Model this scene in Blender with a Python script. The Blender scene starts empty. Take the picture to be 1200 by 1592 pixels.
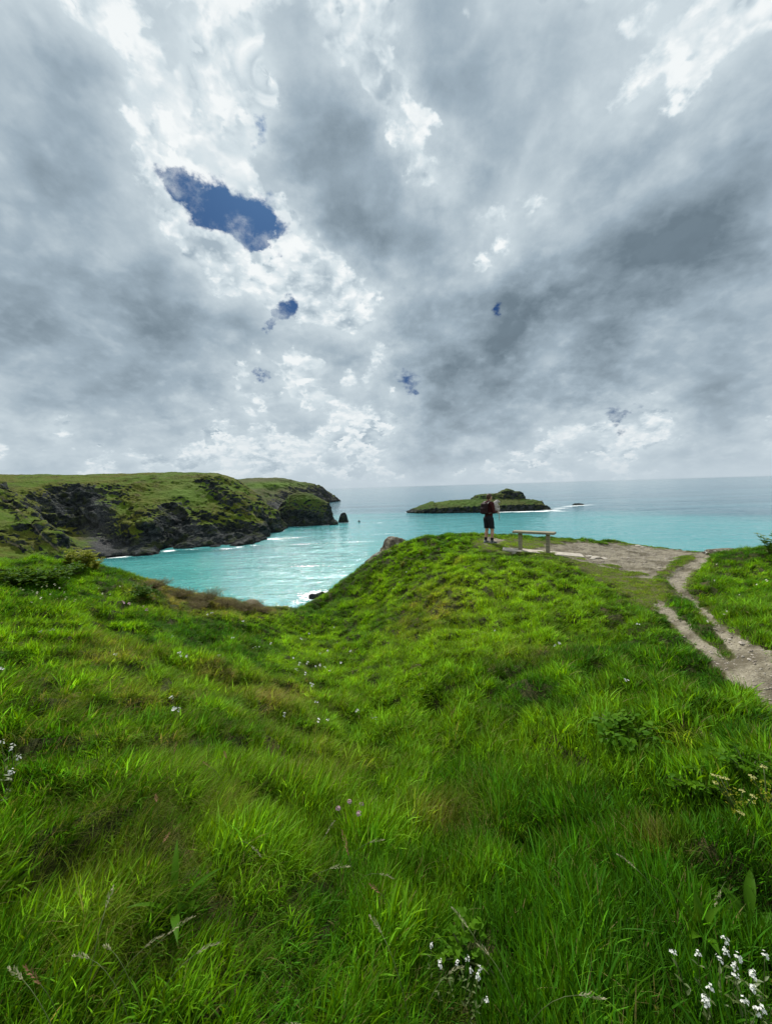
import bpy, math, random
import numpy as np
from mathutils import Vector, Matrix

random.seed(11)
RNG = np.random.default_rng(11)
SC = bpy.context.scene
COL = SC.collection
R = math.radians

# ------------------------------------------------------------------ camera model
CAM = np.array([0.0, 0.0, 50.0])
FPX, CX, CY = 600.0, 600.0, 796.0            # focal length and centre in photo pixels (1200 x 1592)
PITCH, ROLL = R(3.9), R(1.77)
_F = np.array([0, math.cos(PITCH), -math.sin(PITCH)])
_U0 = np.array([0, math.sin(PITCH), math.cos(PITCH)])
_R0 = np.array([1.0, 0, 0])
_UP = math.cos(ROLL) * _U0 + math.sin(ROLL) * _R0
_RT = math.cos(ROLL) * _R0 - math.sin(ROLL) * _U0


def ray(u, v):
    return _F + (u - CX) / FPX * _RT + (CY - v) / FPX * _UP


def at(u, v, Y):
    d = ray(u, v)
    return CAM + d * (Y / d[1])


def at_sea(u, v):
    d = ray(u, v)
    return CAM + d * (-CAM[2] / d[2])


def project(P):
    q = P - CAM
    f = np.maximum(q @ _F, 1e-3)
    return CX + FPX * (q @ _RT) / f, CY - FPX * (q @ _UP) / f


cam_d = bpy.data.cameras.new('camera')
cam = bpy.data.objects.new('camera', cam_d)
COL.objects.link(cam)
M = Matrix.Identity(4)
for i in range(3):
    M[i][0], M[i][1], M[i][2], M[i][3] = _RT[i], _UP[i], -_F[i], CAM[i]
cam.matrix_world = M
cam_d.sensor_fit = 'VERTICAL'
cam_d.sensor_height = 24
cam_d.lens = 24 * FPX / 1592
cam_d.clip_start = 0.05
cam_d.clip_end = 200000
SC.camera = cam

# ------------------------------------------------------------------ noise
_perm = np.random.default_rng(5).permutation(256)
_perm = np.concatenate([_perm, _perm, _perm])
_g3 = np.random.default_rng(6).normal(size=(256, 3))
_g3 /= np.linalg.norm(_g3, axis=1)[:, None]


def perlin(x, y, z=0.0):
    x, y, z = np.broadcast_arrays(np.asarray(x, float), np.asarray(y, float), np.asarray(z, float))
    xi, yi, zi = np.floor(x).astype(int), np.floor(y).astype(int), np.floor(z).astype(int)
    xf, yf, zf = x - xi, y - yi, z - zi
    fade = lambda t: t * t * t * (t * (t * 6 - 15) + 10)
    a, b, c = fade(xf), fade(yf), fade(zf)
    out = 0
    for i in (0, 1):
        for j in (0, 1):
            for k in (0, 1):
                h = _perm[_perm[_perm[(xi + i) & 255] + ((yi + j) & 255)] + ((zi + k) & 255)]
                g = _g3[h]
                w = (a if i else 1 - a) * (b if j else 1 - b) * (c if k else 1 - c)
                out = out + w * (g[..., 0] * (xf - i) + g[..., 1] * (yf - j) + g[..., 2] * (zf - k))
    return out * 1.6


def fbm(x, y, z=0.0, o=4, gain=0.5, ridged=False):
    s, a, t = 0, 1.0, 0
    for k in range(o):
        n = perlin(x * 2.03 ** k + 17 * k, y * 2.03 ** k - 9 * k, z * 2.03 ** k + 5 * k)
        s = s + a * ((1 - 2 * np.abs(n)) if ridged else n)
        t += a
        a *= gain
    return s / t


def sst(x, a, b):
    t = np.clip((x - a) / (b - a), 0, 1)
    return t * t * (3 - 2 * t)


def rbf_fit(P, z, c):
    d = np.sqrt(((P[:, None] - P[None]) ** 2).sum(-1) + c * c)
    n = len(P)
    A = np.zeros((n + 3, n + 3))
    A[:n, :n] = d - 0.002 * np.eye(n) * c
    A[:n, n] = 1
    A[:n, n + 1:] = P
    A[n:, :n] = A[:n, n:].T
    b = np.concatenate([z, np.zeros(3)])
    w = np.linalg.lstsq(A, b, rcond=None)[0]

    def f(x, y):
        sh = np.shape(x)
        X = np.stack([np.ravel(x), np.ravel(y)], 1)
        o = np.empty(len(X))
        for i in range(0, len(X), 20000):
            q = X[i:i + 20000]
            dd = np.sqrt(((q[:, None] - P[None]) ** 2).sum(-1) + c * c)
            o[i:i + 20000] = dd @ w[:n] + w[n] + q @ w[n + 1:]
        return o.reshape(sh)
    return f


# ------------------------------------------------------------------ mesh helpers
def mesh_np(name, V, F, mat=None, parent=None, smooth=True, attrs=None, link=True):
    V = np.asarray(V, np.float32)
    me = bpy.data.meshes.new(name)
    me.vertices.add(len(V))
    me.vertices.foreach_set('co', V.ravel())
    if not isinstance(F, np.ndarray):
        cnt = np.array([len(f) for f in F], np.int32)
        idx = np.array([i for f in F for i in f], np.int32)
    else:
        cnt = np.full(len(F), F.shape[1], np.int32)
        idx = F.astype(np.int32).ravel()
    if len(cnt):
        me.loops.add(len(idx))
        me.loops.foreach_set('vertex_index', idx)
        me.polygons.add(len(cnt))
        me.polygons.foreach_set('loop_start', np.concatenate([[0], np.cumsum(cnt)[:-1]]).astype(np.int32))
        me.polygons.foreach_set('use_smooth', np.full(len(cnt), smooth))
    for k, a in (attrs or {}).items():
        a = np.asarray(a)
        if a.ndim == 1:
            t = 'INT' if a.dtype.kind == 'i' else 'FLOAT'
            at_ = me.attributes.new(k, t, 'POINT')
            at_.data.foreach_set('value', a.astype(np.int32 if t == 'INT' else np.float32))
        elif a.shape[1] == 4:
            at_ = me.attributes.new(k, 'FLOAT_COLOR', 'POINT')
            at_.data.foreach_set('color', a.astype(np.float32).ravel())
        else:
            at_ = me.attributes.new(k, 'FLOAT_VECTOR', 'POINT')
            at_.data.foreach_set('vector', a.astype(np.float32).ravel())
    me.update(calc_edges=True)
    me.validate()
    if mat:
        me.materials.append(mat)
    ob = bpy.data.objects.new(name, me)
    if link:
        COL.objects.link(ob)
    if parent:
        ob.parent = parent
    return ob


def gridF(nr, nc):
    i = np.arange(nr - 1)[:, None] * nc + np.arange(nc - 1)[None]
    return np.stack([i, i + 1, i + nc + 1, i + nc], -1).reshape(-1, 4)


class MB:
    """collects shapes, builds ONE mesh"""
    def __init__(s):
        s.v, s.f, s.a = [], [], []
        s.n = 0

    def add(s, V, F, a=0.0):
        V = np.asarray(V, float)
        s.v.append(V)
        s.f += [[int(i) + s.n for i in f] for f in F]
        s.a.append(np.full(len(V), a))
        s.n += len(V)

    def tube(s, pts, rad, k=6, a=0.0):
        pts = np.asarray(pts, float)
        n = len(pts)
        rad = np.broadcast_to(rad, (n,))
        T = np.gradient(pts, axis=0)
        T /= np.linalg.norm(T, axis=1)[:, None] + 1e-9
        ref = np.array([0.3, 0.9, 0.31]) if abs(T[0][2]) > 0.7 else np.array([0, 0, 1.0])
        V = []
        for i in range(n):
            A = np.cross(T[i], ref)
            A /= np.linalg.norm(A) + 1e-9
            B = np.cross(T[i], A)
            for j in range(k):
                q = 2 * math.pi * j / k
                V.append(pts[i] + rad[i] * (math.cos(q) * A + math.sin(q) * B))
        F = [[i * k + j, i * k + (j + 1) % k, (i + 1) * k + (j + 1) % k, (i + 1) * k + j] for i in range(n - 1) for j in range(k)]
        F += [list(range(k))[::-1], [(n - 1) * k + j for j in range(k)]]
        s.add(V, F, a)

    def leaf(s, base, tip, w, nrm, curl=0.15, seg=4, a=0.0, fold=0.15, wmax=0.42):
        base, tip, nrm = (np.asarray(q, float) for q in (base, tip, nrm))
        ax = tip - base
        L = np.linalg.norm(ax)
        sd = np.cross(ax, nrm)
        sd /= np.linalg.norm(sd) + 1e-9
        up = np.cross(sd, ax / L)
        V, F = [], []
        for i in range(seg + 1):
            t = i / seg
            c = base + ax * t + up * (curl * L * 4 * t * (1 - t) * 0.5)
            ww = w * (math.sin(math.pi * min(1, t ** (math.log(0.5) / math.log(wmax)))) * 0.95 + 0.05 * (1 - t))
            V += [c + sd * ww / 2 + up * fold * ww, c, c - sd * ww / 2 + up * fold * ww]
        for i in range(seg):
            b = i * 3
            F += [[b, b + 1, b + 4, b + 3], [b + 1, b + 2, b + 5, b + 4]]
        s.add(V, F, a)

    def ball(s, c, r, k=8, m=6, a=0.0, jit=0.0):
        r = np.broadcast_to(np.asarray(r, float), (3,))
        V = []
        for i in range(m + 1):
            t = math.pi * i / m
            for j in range(k):
                q = 2 * math.pi * j / k
                d = np.array([math.sin(t) * math.cos(q), math.sin(t) * math.sin(q), math.cos(t)])
                V.append(np.asarray(c) + d * r * (1 + jit * (random.random() - .5)))
        F = [[i * k + j, (i + 1) * k + j, (i + 1) * k + (j + 1) % k, i * k + (j + 1) % k] for i in range(m) for j in range(k)]
        s.add(V, F, a)

    def build(s, name, mat=None, parent=None, smooth=True, link=True):
        return mesh_np(name, np.concatenate(s.v), s.f, mat, parent, smooth, {'bl': np.concatenate(s.a)}, link)


def tag(o, label=None, cat=None, group=None, kind=None):
    for k, x in (('label', label), ('category', cat), ('group', group), ('kind', kind)):
        if x:
            o[k] = x
    return o


def empty(name, loc, rz=0.0):
    o = bpy.data.objects.new(name, None)
    o.empty_display_size = 0.05
    o.location = tuple(loc)
    o.rotation_euler = (0, 0, rz)
    COL.objects.link(o)
    return o


def copy_tree(o, parent=None):
    c = o.copy()
    COL.objects.link(c)
    c.parent = parent
    for ch in list(o.children):
        copy_tree(ch, c)
    return c


# ------------------------------------------------------------------ node helper
class E:
    def __init__(s, g, k):
        s.g, s.k = g, k

    def __add__(s, o): return s.g.m('ADD', s, o)
    __radd__ = __add__
    def __sub__(s, o): return s.g.m('SUBTRACT', s, o)
    def __rsub__(s, o): return s.g.m('SUBTRACT', o, s)
    def __mul__(s, o): return s.g.m('MULTIPLY', s, o)
    __rmul__ = __mul__
    def __truediv__(s, o): return s.g.m('DIVIDE', s, o)
    def __rtruediv__(s, o): return s.g.m('DIVIDE', o, s)
    def __pow__(s, o): return s.g.m('POWER', s, o)


class G:
    def __init__(s, nt):
        s.nt = nt
        nt.nodes.clear()

    def put(s, sock, x):
        if isinstance(x, E):
            s.nt.links.new(x.k, sock)
        elif x is not None:
            if sock.type == 'RGBA' and len(x) == 3:
                x = (*x, 1)
            sock.default_value = x

    def node(s, t, **kw):
        n = s.nt.nodes.new(t)
        for k, x in kw.items():
            setattr(n, k, x)
        return n

    def m(s, op, *a):
        n = s.node('ShaderNodeMath', operation=op)
        for i, x in enumerate(a):
            s.put(n.inputs[i], x)
        return E(s, n.outputs[0])

    def vm(s, op, *a):
        n = s.node('ShaderNodeVectorMath', operation=op)
        for i, x in enumerate(a):
            if op == 'SCALE' and i == 1:
                s.put(n.inputs['Scale'], x)
            else:
                s.put(n.inputs[i], x)
        return E(s, n.outputs['Value' if op in ('DOT_PRODUCT', 'LENGTH', 'DISTANCE') else 'Vector'])

    def sm(s, x, a, b, lo=0.0, hi=1.0, lin=False):
        n = s.node('ShaderNodeMapRange', interpolation_type='LINEAR' if lin else 'SMOOTHSTEP')
        for i, q in enumerate((x, a, b, lo, hi)):
            s.put(n.inputs[i], q)
        return E(s, n.outputs[0])

    def mix(s, f, a, b, mode='MIX'):
        n = s.node('ShaderNodeMix', data_type='RGBA', blend_type=mode)
        s.put(n.inputs[0], f)
        s.put(n.inputs[6], a)
        s.put(n.inputs[7], b)
        return E(s, n.outputs[2])

    def noise(s, vec, scale, detail=2, rough=0.5, typ='FBM', dist=0.0, col=False, dim='3D', lac=2.0, w=None):
        n = s.node('ShaderNodeTexNoise', noise_dimensions=dim, noise_type=typ)
        if typ == 'FBM':
            n.normalize = True
        s.put(n.inputs['Vector'], vec)
        for k, x in (('Scale', scale), ('Detail', detail), ('Roughness', rough), ('Distortion', dist), ('Lacunarity', lac)):
            s.put(n.inputs[k], x)
        if w is not None:
            s.put(n.inputs['W'], w)
        return E(s, n.outputs['Color' if col else 0])

    def voro(s, vec, scale, feat='F1', rand=1.0, out='Distance'):
        n = s.node('ShaderNodeTexVoronoi', feature=feat)
        s.put(n.inputs['Vector'], vec)
        s.put(n.inputs['Scale'], scale)
        s.put(n.inputs['Randomness'], rand)
        return E(s, n.outputs[out])

    def ramp(s, f, stops):
        n = s.node('ShaderNodeValToRGB')
        el = n.color_ramp.elements
        while len(el) < len(stops):
            el.new(0.5)
        for e_, (p, c) in zip(el, stops):
            e_.position = p
            e_.color = (*c, 1)
        s.put(n.inputs[0], f)
        return E(s, n.outputs[0])

    def sep(s, v):
        n = s.node('ShaderNodeSeparateXYZ')
        s.put(n.inputs[0], v)
        return [E(s, n.outputs[i]) for i in range(3)]

    def comb(s, x, y, z):
        n = s.node('ShaderNodeCombineXYZ')
        for i, q in enumerate((x, y, z)):
            s.put(n.inputs[i], q)
        return E(s, n.outputs[0])

    def attr(s, name, typ='GEOMETRY', out='Fac'):
        n = s.node('ShaderNodeAttribute', attribute_name=name, attribute_type=typ)
        return E(s, n.outputs[out])

    def geo(s, out='Position'):
        return E(s, s.node('ShaderNodeNewGeometry').outputs[out])

    def bump(s, h, strength=0.5, dist=0.05, nrm=None):
        n = s.node('ShaderNodeBump')
        s.put(n.inputs['Height'], h)
        s.put(n.inputs['Strength'], strength)
        s.put(n.inputs['Distance'], dist)
        if nrm:
            s.put(n.inputs['Normal'], nrm)
        return E(s, n.outputs[0])

    def bsdf(s, **kw):
        n = s.node('ShaderNodeBsdfPrincipled')
        for k, x in kw.items():
            s.put(n.inputs[k.replace('_', ' ')], x)
        return E(s, n.outputs[0])

    def out(s, sh, world=False):
        n = s.node('ShaderNodeOutputWorld' if world else 'ShaderNodeOutputMaterial')
        s.nt.links.new(sh.k, n.inputs['Surface'])


def material(name):
    mt = bpy.data.materials.new(name)
    mt.use_nodes = True
    return mt, G(mt.node_tree)


def simple(name, c1, c2, scale=20.0, rough=0.7, bump=0.3, bdist=0.01, spec=0.3, detail=5):
    mt, g = material(name)
    p = g.node('ShaderNodeTexCoord')
    P = E(g, p.outputs['Object'])
    n = g.noise(P, scale, detail, 0.6)
    col = g.mix(g.sm(n, 0.35, 0.65), c1, c2)
    g.out(g.bsdf(Base_Color=col, Roughness=rough, Specular_IOR_Level=spec, Normal=g.bump(n, bump, bdist)))
    return mt


def leafy(name, c1, c2, trans=0.35, rough=0.5, spec=0.3):
    """leaf material: hue varies with the per-leaf attribute 'bl'"""
    mt, g = material(name)
    b = g.attr('bl')
    n = g.noise(g.geo(), 9.0, 3)
    col = g.mix(g.m('ADD', b * 0.75, n * 0.35), c1, c2)
    pr = g.bsdf(Base_Color=col, Roughness=rough, Specular_IOR_Level=spec)
    tr = g.node('ShaderNodeBsdfTranslucent')
    g.put(tr.inputs[0], g.mix(0.5, col, (0.16, 0.22, 0.02)))
    mx = g.node('ShaderNodeMixShader')
    mx.inputs[0].default_value = trans
    g.nt.links.new(pr.k, mx.inputs[1])
    g.nt.links.new(tr.outputs[0], mx.inputs[2])
    g.out(E(g, mx.outputs[0]))
    return mt


# ------------------------------------------------------------------ sun and sky
SUN_AZ, SUN_EL = R(-14), R(44)
SV = Vector((math.sin(SUN_AZ) * math.cos(SUN_EL), math.cos(SUN_AZ) * math.cos(SUN_EL), math.sin(SUN_EL)))
sl = bpy.data.lights.new('sun', 'SUN')
sl.energy = 4.8
sl.angle = R(2)
sl.color = (1.0, 0.96, 0.88)
so = bpy.data.objects.new('sun', sl)
so.rotation_euler = SV.to_track_quat('Z', 'Y').to_euler()
so.location = (0, 0, 90)
COL.objects.link(so)

# soft sums of direction lobes fix where this sky is thick (+), thin or broken (-): (px, py, radius px, amount)
THICK = [
    (150, 120, 70, .30), (60, 330, 150, .12), (120, 470, 150, .16), (90, 620, 110, .22), (250, 640, 90, .12),
    (560, 320, 90, .22), (640, 390, 110, .22), (500, 230, 55, .14), (820, 170, 150, .15), (730, 70, 100, .20),
    (900, 440, 120, .22), (1080, 330, 130, .16), (740, 570, 90, .30), (800, 520, 60, .2), (940, 592, 44, .40), (1090, 630, 90, .32), (1000, 420, 90, .2),
    (1140, 470, 120, .14), (1150, 180, 80, .12), (380, 470, 90, .12), (330, 560, 110, .12), (680, 640, 60, .22),
    (250, 60, 50, .06), (860, 290, 90, .04), (480, 650, 60, .14), (600, 560, 50, .06),
]
THIN = [
    (355, 140, 80, .24), (300, 235, 70, .22), (400, 60, 60, .18), (90, 40, 90, .16), (190, 30, 60, .12), (230, 190, 50, .14),
    (606, 185, 36, .50), (640, 245, 32, .50), (700, 285, 34, .44), (585, 105, 38, .40), (570, 40, 34, .26), (452, 160, 22, .26), (436, 240, 20, .26),
    (455, 330, 24, .28), (480, 390, 28, .40), (500, 440, 38, .40), (545, 490, 52, .44), (590, 545, 30, .2), (350, 385, 45, .30), (300, 345, 28, .2), (415, 410, 40, .2), (250, 250, 40, .12), (730, 395, 40, .12), (770, 360, 40, .14),
    (1060, 110, 50, .17), (980, 170, 50, .18), (900, 225, 44, .18), (840, 330, 50, .17), (790, 390, 50, .18), (880, 400, 40, .14), (710, 490, 36, .20), (870, 545, 40, .24), (1000, 660, 60, .2), (1020, 545, 50, .16),
    (1100, 480, 60, .10), (640, 605, 26, .16), (510, 680, 40, .18), (170, 590, 60, .20), (250, 690, 80, .14),
    (900, 690, 70, .14), (1130, 540, 60, .10), (60, 690, 60, .12), (990, 530, 40, .10), (430, 600, 60, .12),
]
HOLES = [(318, 312, 30, .56), (400, 346, 34, .72), (360, 325, 26, .55), (282, 302, 22, .48), (422, 366, 18, .45), (457, 462, 10, .38), (441, 506, 9, .36), (448, 480, 9, .36),
         (768, 488, 11, .42), (640, 603, 14, .33), (930, 664, 15, .42), (535, 14, 24, .50), (410, 592, 12, .34), (436, 215, 14, .28), (430, 190, 12, .3)]


def build_world():
    w = bpy.data.worlds.new('World')
    SC.world = w
    w.use_nodes = True
    g = G(w.node_tree)
    d = E(g, g.node('ShaderNodeTexCoord').outputs['Generated'])
    d = g.vm('NORMALIZE', d)
    x, y, z = g.sep(d)
    zc = g.m('MAXIMUM', z, 0.0)
    h = zc + 0.55
    p = g.comb(x / h, y / h, zc * 0.5)
    warp = g.vm('SUBTRACT', g.noise(p, 3.0, 2, 0.5, col=True), (0.5, 0.5, 0.5))
    fine = g.vm('SUBTRACT', g.noise(p, 14.0, 5, 0.6, col=True), (0.5, 0.5, 0.5))
    pw = g.vm('ADD', p, g.vm('SCALE', warp, 0.05))
    # the lobes are looked up in a slightly warped direction so that their outlines are ragged
    dw = g.vm('NORMALIZE', g.vm('ADD', d, g.vm('ADD', g.vm('SCALE', warp, 0.14), g.vm('SCALE', fine, 0.10))))

    def lobes(dv, L, sgn):
        tot = None
        for (u, v, r, a) in L:
            q = ray(u, v)
            rho2 = ((u - CX) ** 2 + (v - CY) ** 2) / FPX ** 2
            q = q / np.linalg.norm(q)
            sg = r / FPX / (1 + rho2) ** 0.8
            k = 1 / sg ** 2
            dt = g.vm('DOT_PRODUCT', dv, tuple(float(t) for t in q))
            e = g.m('EXPONENT', g.m('MULTIPLY_ADD', dt, k, -k))
            tot = e * (a * sgn) if tot is None else g.m('MULTIPLY_ADD', e, a * sgn, tot)
        return tot

    TK = lobes(dw, THICK, 1)
    TN = lobes(dw, THIN, 1)
    H = lobes(dw, HOLES, -1)
    sp = np.array([SV[0], SV[1]]) / (SV[2] + 0.55)
    sd = g.vm('NORMALIZE', g.vm('SUBTRACT', (sp[0], sp[1], float(SV[2]) * 0.5), p))

    def body(off, sc1, sc2, det, bil_=0.5):
        q = g.vm('ADD', pw, off)
        f = lambda v, dt: (g.noise(v, sc1, dt, 0.53) - 0.5) * 0.9 + (g.noise(v, sc2, dt, 0.56) - 0.5) * 0.8
        # rounded heads: billows with creases between, at two sizes
        b_ = lambda v: (0.16 - g.m('ABSOLUTE', g.noise(v, sc2 * 1.5, 2, 0.5) - 0.5)) * bil_ + (0.13 - g.m('ABSOLUTE', g.noise(v, sc2 * 4.0, 2, 0.5) - 0.5)) * (bil_ * 0.45)
        hi = f(q, det) - b_(q) * -1.0
        q2 = g.vm('ADD', q, g.vm('SCALE', sd, 0.026))
        lo = f(q, 4) + b_(q)
        lo2 = f(q2, 4) + b_(q2)
        return hi, lo - lo2
    # far veil
    nv = g.noise(g.vm('ADD', pw, (7.0, 3.0, 1.0)), 3.2, 7, 0.55)
    Lv = g.sm(nv, 0.3, 0.7, 0.40, 0.82, lin=True) + TN * 0.2
    # heaped cloud: bright ragged edges, greyer hearts
    c1, r1 = body((0.0, 0.0, 0.0), 3.4, 9.0, 9)
    t1 = c1 * 1.2 + TK * 0.5 - TN * 0.25 + 0.06
    a1 = g.sm(t1, -0.02, 0.13)
    L1 = g.sm(t1 + r1 * -1.3, 0.0, 0.5, 0.90, 0.34, lin=True) + TN * 0.10
    # second heap in front, smaller lumps
    c2, r2 = body((3.1, -2.2, 4.0), 5.5, 15.0, 9)
    t2 = c2 * 1.15 + TK * 0.2 + TN * 0.28 - 0.07
    a2 = g.sm(t2, -0.02, 0.085)
    L2 = g.sm(t2 + r2 * -1.5, 0.0, 0.42, 0.88, 0.42, lin=True) + TN * 0.08
    # low grey bases, soft
    c3, r3 = body((-5.0, 1.7, 2.0), 3.0, 7.5, 8, 0.28)
    t3 = c3 * 1.45 + TK * 1.45 - TN * 0.85 - 0.03
    a3 = g.sm(t3, -0.01, 0.10) * 0.95
    L3 = g.sm(t3 + r3 * -1.3, -0.01, 0.80, 0.65, 0.17, lin=True)
    fm = lambda f, A, B: A + (B - A) * f
    L = fm(a1, Lv, L1)
    L = fm(a2, L, L2)
    L = fm(a3, L, L3)
    L = g.m('MINIMUM', g.m('MAXIMUM', L, 0.12), 0.92)
    D0 = c1
    ccol = g.ramp(L, [(0.0, (0.03, 0.045, 0.06)), (0.2, (0.152, 0.206, 0.252)), (0.42, (0.33, 0.415, 0.485)), (0.7, (0.63, 0.715, 0.76)), (0.95, (0.92, 0.945, 0.945))])
    # blue sky behind
    sky = g.node('ShaderNodeTexSky', sky_type='NISHITA')
    sky.sun_disc = False
    sky.sun_elevation = SUN_EL
    sky.sun_rotation = SUN_AZ
    sky.altitude = 50
    sk = g.vm('SCALE', E(g, sky.outputs[0]), 0.06)
    sk = g.mix(1.0, sk, (0.10, 0.23, 0.46), 'MULTIPLY')
    cov = g.sm((g.noise(pw, 9.0, 9, 0.62) - 0.5) * (1.3 - H * 3.4) + D0 * 0.6 + H * 1.5 + 0.70, -0.04, 0.42)
    wisp = g.sm(g.noise(g.vm('ADD', pw, g.vm('SCALE', fine, 0.03)), 6.5, 9, 0.66), 0.47, 0.72)
    cov = g.m('MAXIMUM', cov, wisp * 0.85)
    col = g.mix(cov, sk, ccol)
    # bright thin rims round the gaps
    # towards the horizon the layers merge in pale haze
    hz = g.m('EXPONENT', zc * -12.0)
    col = g.mix(hz * 0.85, col, (0.53, 0.615, 0.675))
    lowd = g.sm(z, -0.02, 0.0)
    col = g.mix(lowd, (0.10, 0.16, 0.17), col)
    bg = g.node('ShaderNodeBackground')
    g.put(bg.inputs[0], col)
    bg.inputs[1].default_value = 1.0
    g.out(E(g, bg.outputs[0]), world=True)


build_world()
SC.view_settings.view_transform = 'Standard'
SC.view_settings.look = 'None'
SC.view_settings.exposure = 0.06
SC.view_settings.gamma = 1.0
SC.view_settings.use_curve_mapping = False


# ------------------------------------------------------------------ near ground
GP = [  # photo px, photo py, forward distance of a point on the ground (grass tips allowed for below)
    (0, 1592, 1.15), (300, 1592, 1.17), (600, 1592, 1.18), (900, 1592, 1.17), (1200, 1592, 1.15),
    (0, 1300, 1.75), (300, 1300, 1.85), (600, 1300, 1.95), (900, 1300, 1.9), (1200, 1300, 1.75),
    (0, 1150, 2.45), (200, 1150, 2.75), (400, 1150, 3.1), (600, 1150, 3.2), (750, 1150, 3.05), (900, 1150, 2.8), (1200, 1200, 2.15),
    (0, 1000, 3.9), (200, 1060, 3.9), (400, 1060, 4.6), (520, 1060, 4.9), (600, 1070, 4.7), (300, 1000, 6.0), (200, 960, 6.5), (350, 960, 8.4),
    (430, 1000, 7.2), (500, 1000, 7.6), (470, 950, 11.6), (400, 942, 10.9), (300, 920, 10.0), (200, 893, 9.4), (100, 868, 8.9), (0, 872, 8.2),
    (0, 930, 5.6), (100, 920, 6.8), (500, 938, 12.6), (560, 893, 13.8), (640, 842, 14.4), (700, 830, 15.0), (760, 843, 13.6), (850, 836, 15.2), (950, 842, 14.8),
    (1090, 857, 13.3), (800, 856, 12.2), (900, 860, 11.9), (850, 872, 10.5), (750, 900, 9.6), (650, 950, 9.2), (560, 1000, 8.1), (600, 930, 11.6),
    (690, 880, 11.4), (700, 1000, 6.7), (850, 950, 7.0), (850, 1050, 4.4), (700, 1100, 4.0), (1000, 1000, 5.0), (1000, 1100, 3.3), (1100, 1200, 2.3),
    (1200, 1110, 2.95), (1000, 880, 9.8), (950, 900, 8.8), (1060, 900, 8.1), (1040, 945, 6.1), (1120, 1000, 4.4), (1160, 1050, 3.6),
    (1200, 852, 9.0), (1110, 864, 10.9), (1150, 935, 5.9), (1200, 935, 5.4), (1200, 1000, 3.95), (1130, 890, 8.6),
]
gp = np.array([at(u, v, Y) for u, v, Y in GP])
gp[:, 2] -= 0.10
far = np.array([(-14, 6, 48.7), (-14, 9, 48.8), (-25, 8, 48.9), (-40, 20, 49), (14, 10, 48.5), (20, 9, 48.6), (30, 14, 48.8), (60, 20, 49.5), (0, -2, 48.45), (-4, -1, 48.55),
                (4, -1, 48.5), (0, -8, 48.6), (-12, -6, 49), (12, -6, 48.8), (-40, -20, 50), (40, -20, 50), (0, -40, 51), (-90, -60, 55), (90, -60, 54), (0, -120, 56),
                (-120, 30, 52), (120, 30, 52), (0, 22, 47.2), (8, 20, 47), (-8, 16, 46), (14, 16, 47)])
gp = np.concatenate([gp, far])
base_z = rbf_fit(gp[:, :2], gp[:, 2], 0.7)

EDGE = [(-150, 60), (-60, 20), (-25, 11.5)] + [tuple(at(u, v, Y)[:2]) for u, v, Y in (
    (-60, 868, 8.4), (0, 870, 8.6), (100, 867, 9.3), (200, 893, 9.9), (300, 920, 10.5), (400, 942, 11.4), (440, 950, 12.0), (470, 950, 12.4), (500, 936, 13.3),
    (560, 892, 14.5), (610, 858, 15.0), (640, 840, 15.2), (700, 828, 15.8), (790, 830, 16.2), (850, 832, 16.1), (950, 840, 15.6), (1040, 848, 14.6), (1095, 857, 13.7), (1112, 858, 12.6), (1160, 852, 11.6), (1200, 846, 11.2))] + \
    [(14, 12.5), (25, 14), (60, 22), (160, 70)]
POLY = np.array(EDGE + [(400, -300), (-400, -300)], float)


def edge_d(x, y):
    """+ inside the land, - beyond the cliff edge (metres)"""
    sh = np.shape(x)
    X, Y = np.ravel(x), np.ravel(y)
    best = np.full(len(X), 1e9)
    inside = np.zeros(len(X), bool)
    n = len(POLY)
    for i in range(n):
        a, b = POLY[i], POLY[(i + 1) % n]
        ab = b - a
        t = np.clip(((X - a[0]) * ab[0] + (Y - a[1]) * ab[1]) / (ab @ ab), 0, 1)
        best = np.minimum(best, np.hypot(X - a[0] - t * ab[0], Y - a[1] - t * ab[1]))
        c = ((a[1] > Y) != (b[1] > Y)) & (X < ab[0] * (Y - a[1]) / (ab[1] if abs(ab[1]) > 1e-9 else 1e-9) + a[0])
        inside ^= c
    return np.where(inside, best, -best).reshape(sh)


def poly_mask(u, v, P):
    inside = np.zeros(np.shape(u), bool)
    n = len(P)
    for i in range(n):
        a, b = P[i], P[(i + 1) % n]
        dy = (b[1] - a[1]) or 1e-9
        inside ^= ((a[1] > v) != (b[1] > v)) & (u < (b[0] - a[0]) * (v - a[1]) / dy + a[0])
    return inside


DIRT = [
    [(862, 849), (902, 842), (937, 845), (990, 848), (1025, 852), (1095, 859), (1107, 862), (1092, 864), (1050, 867), (1025, 890), (1013, 901), (975, 894), (946, 883), (917, 876), (894, 868), (862, 861)],
    [(790, 853), (862, 849), (862, 858), (800, 858)],
    [(1083, 864), (1108, 861), (1092, 875), (1072, 893), (1064, 910), (1066, 927), (1060, 930), (1049, 919), (1036, 899), (1054, 883), (1078, 869)],
    [(1058, 920), (1067, 922), (1113, 962), (1103, 966)],
    [(1102, 962), (1113, 962), (1156, 992), (1200, 1021), (1320, 1090), (1320, 1165), (1200, 1066), (1150, 1030), (1128, 1000)],
    [(1018, 932), (1037, 939), (1072, 974), (1107, 1009), (1135, 1028), (1150, 1030), (1200, 1066), (1320, 1160), (1320, 1215), (1200, 1110), (1156, 1076), (1130, 1050), (1107, 1027), (1072, 997), (1040, 964), (1015, 942)],
    [(748, 843), (765, 837), (788, 839), (770, 846), (755, 849)],
]
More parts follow.
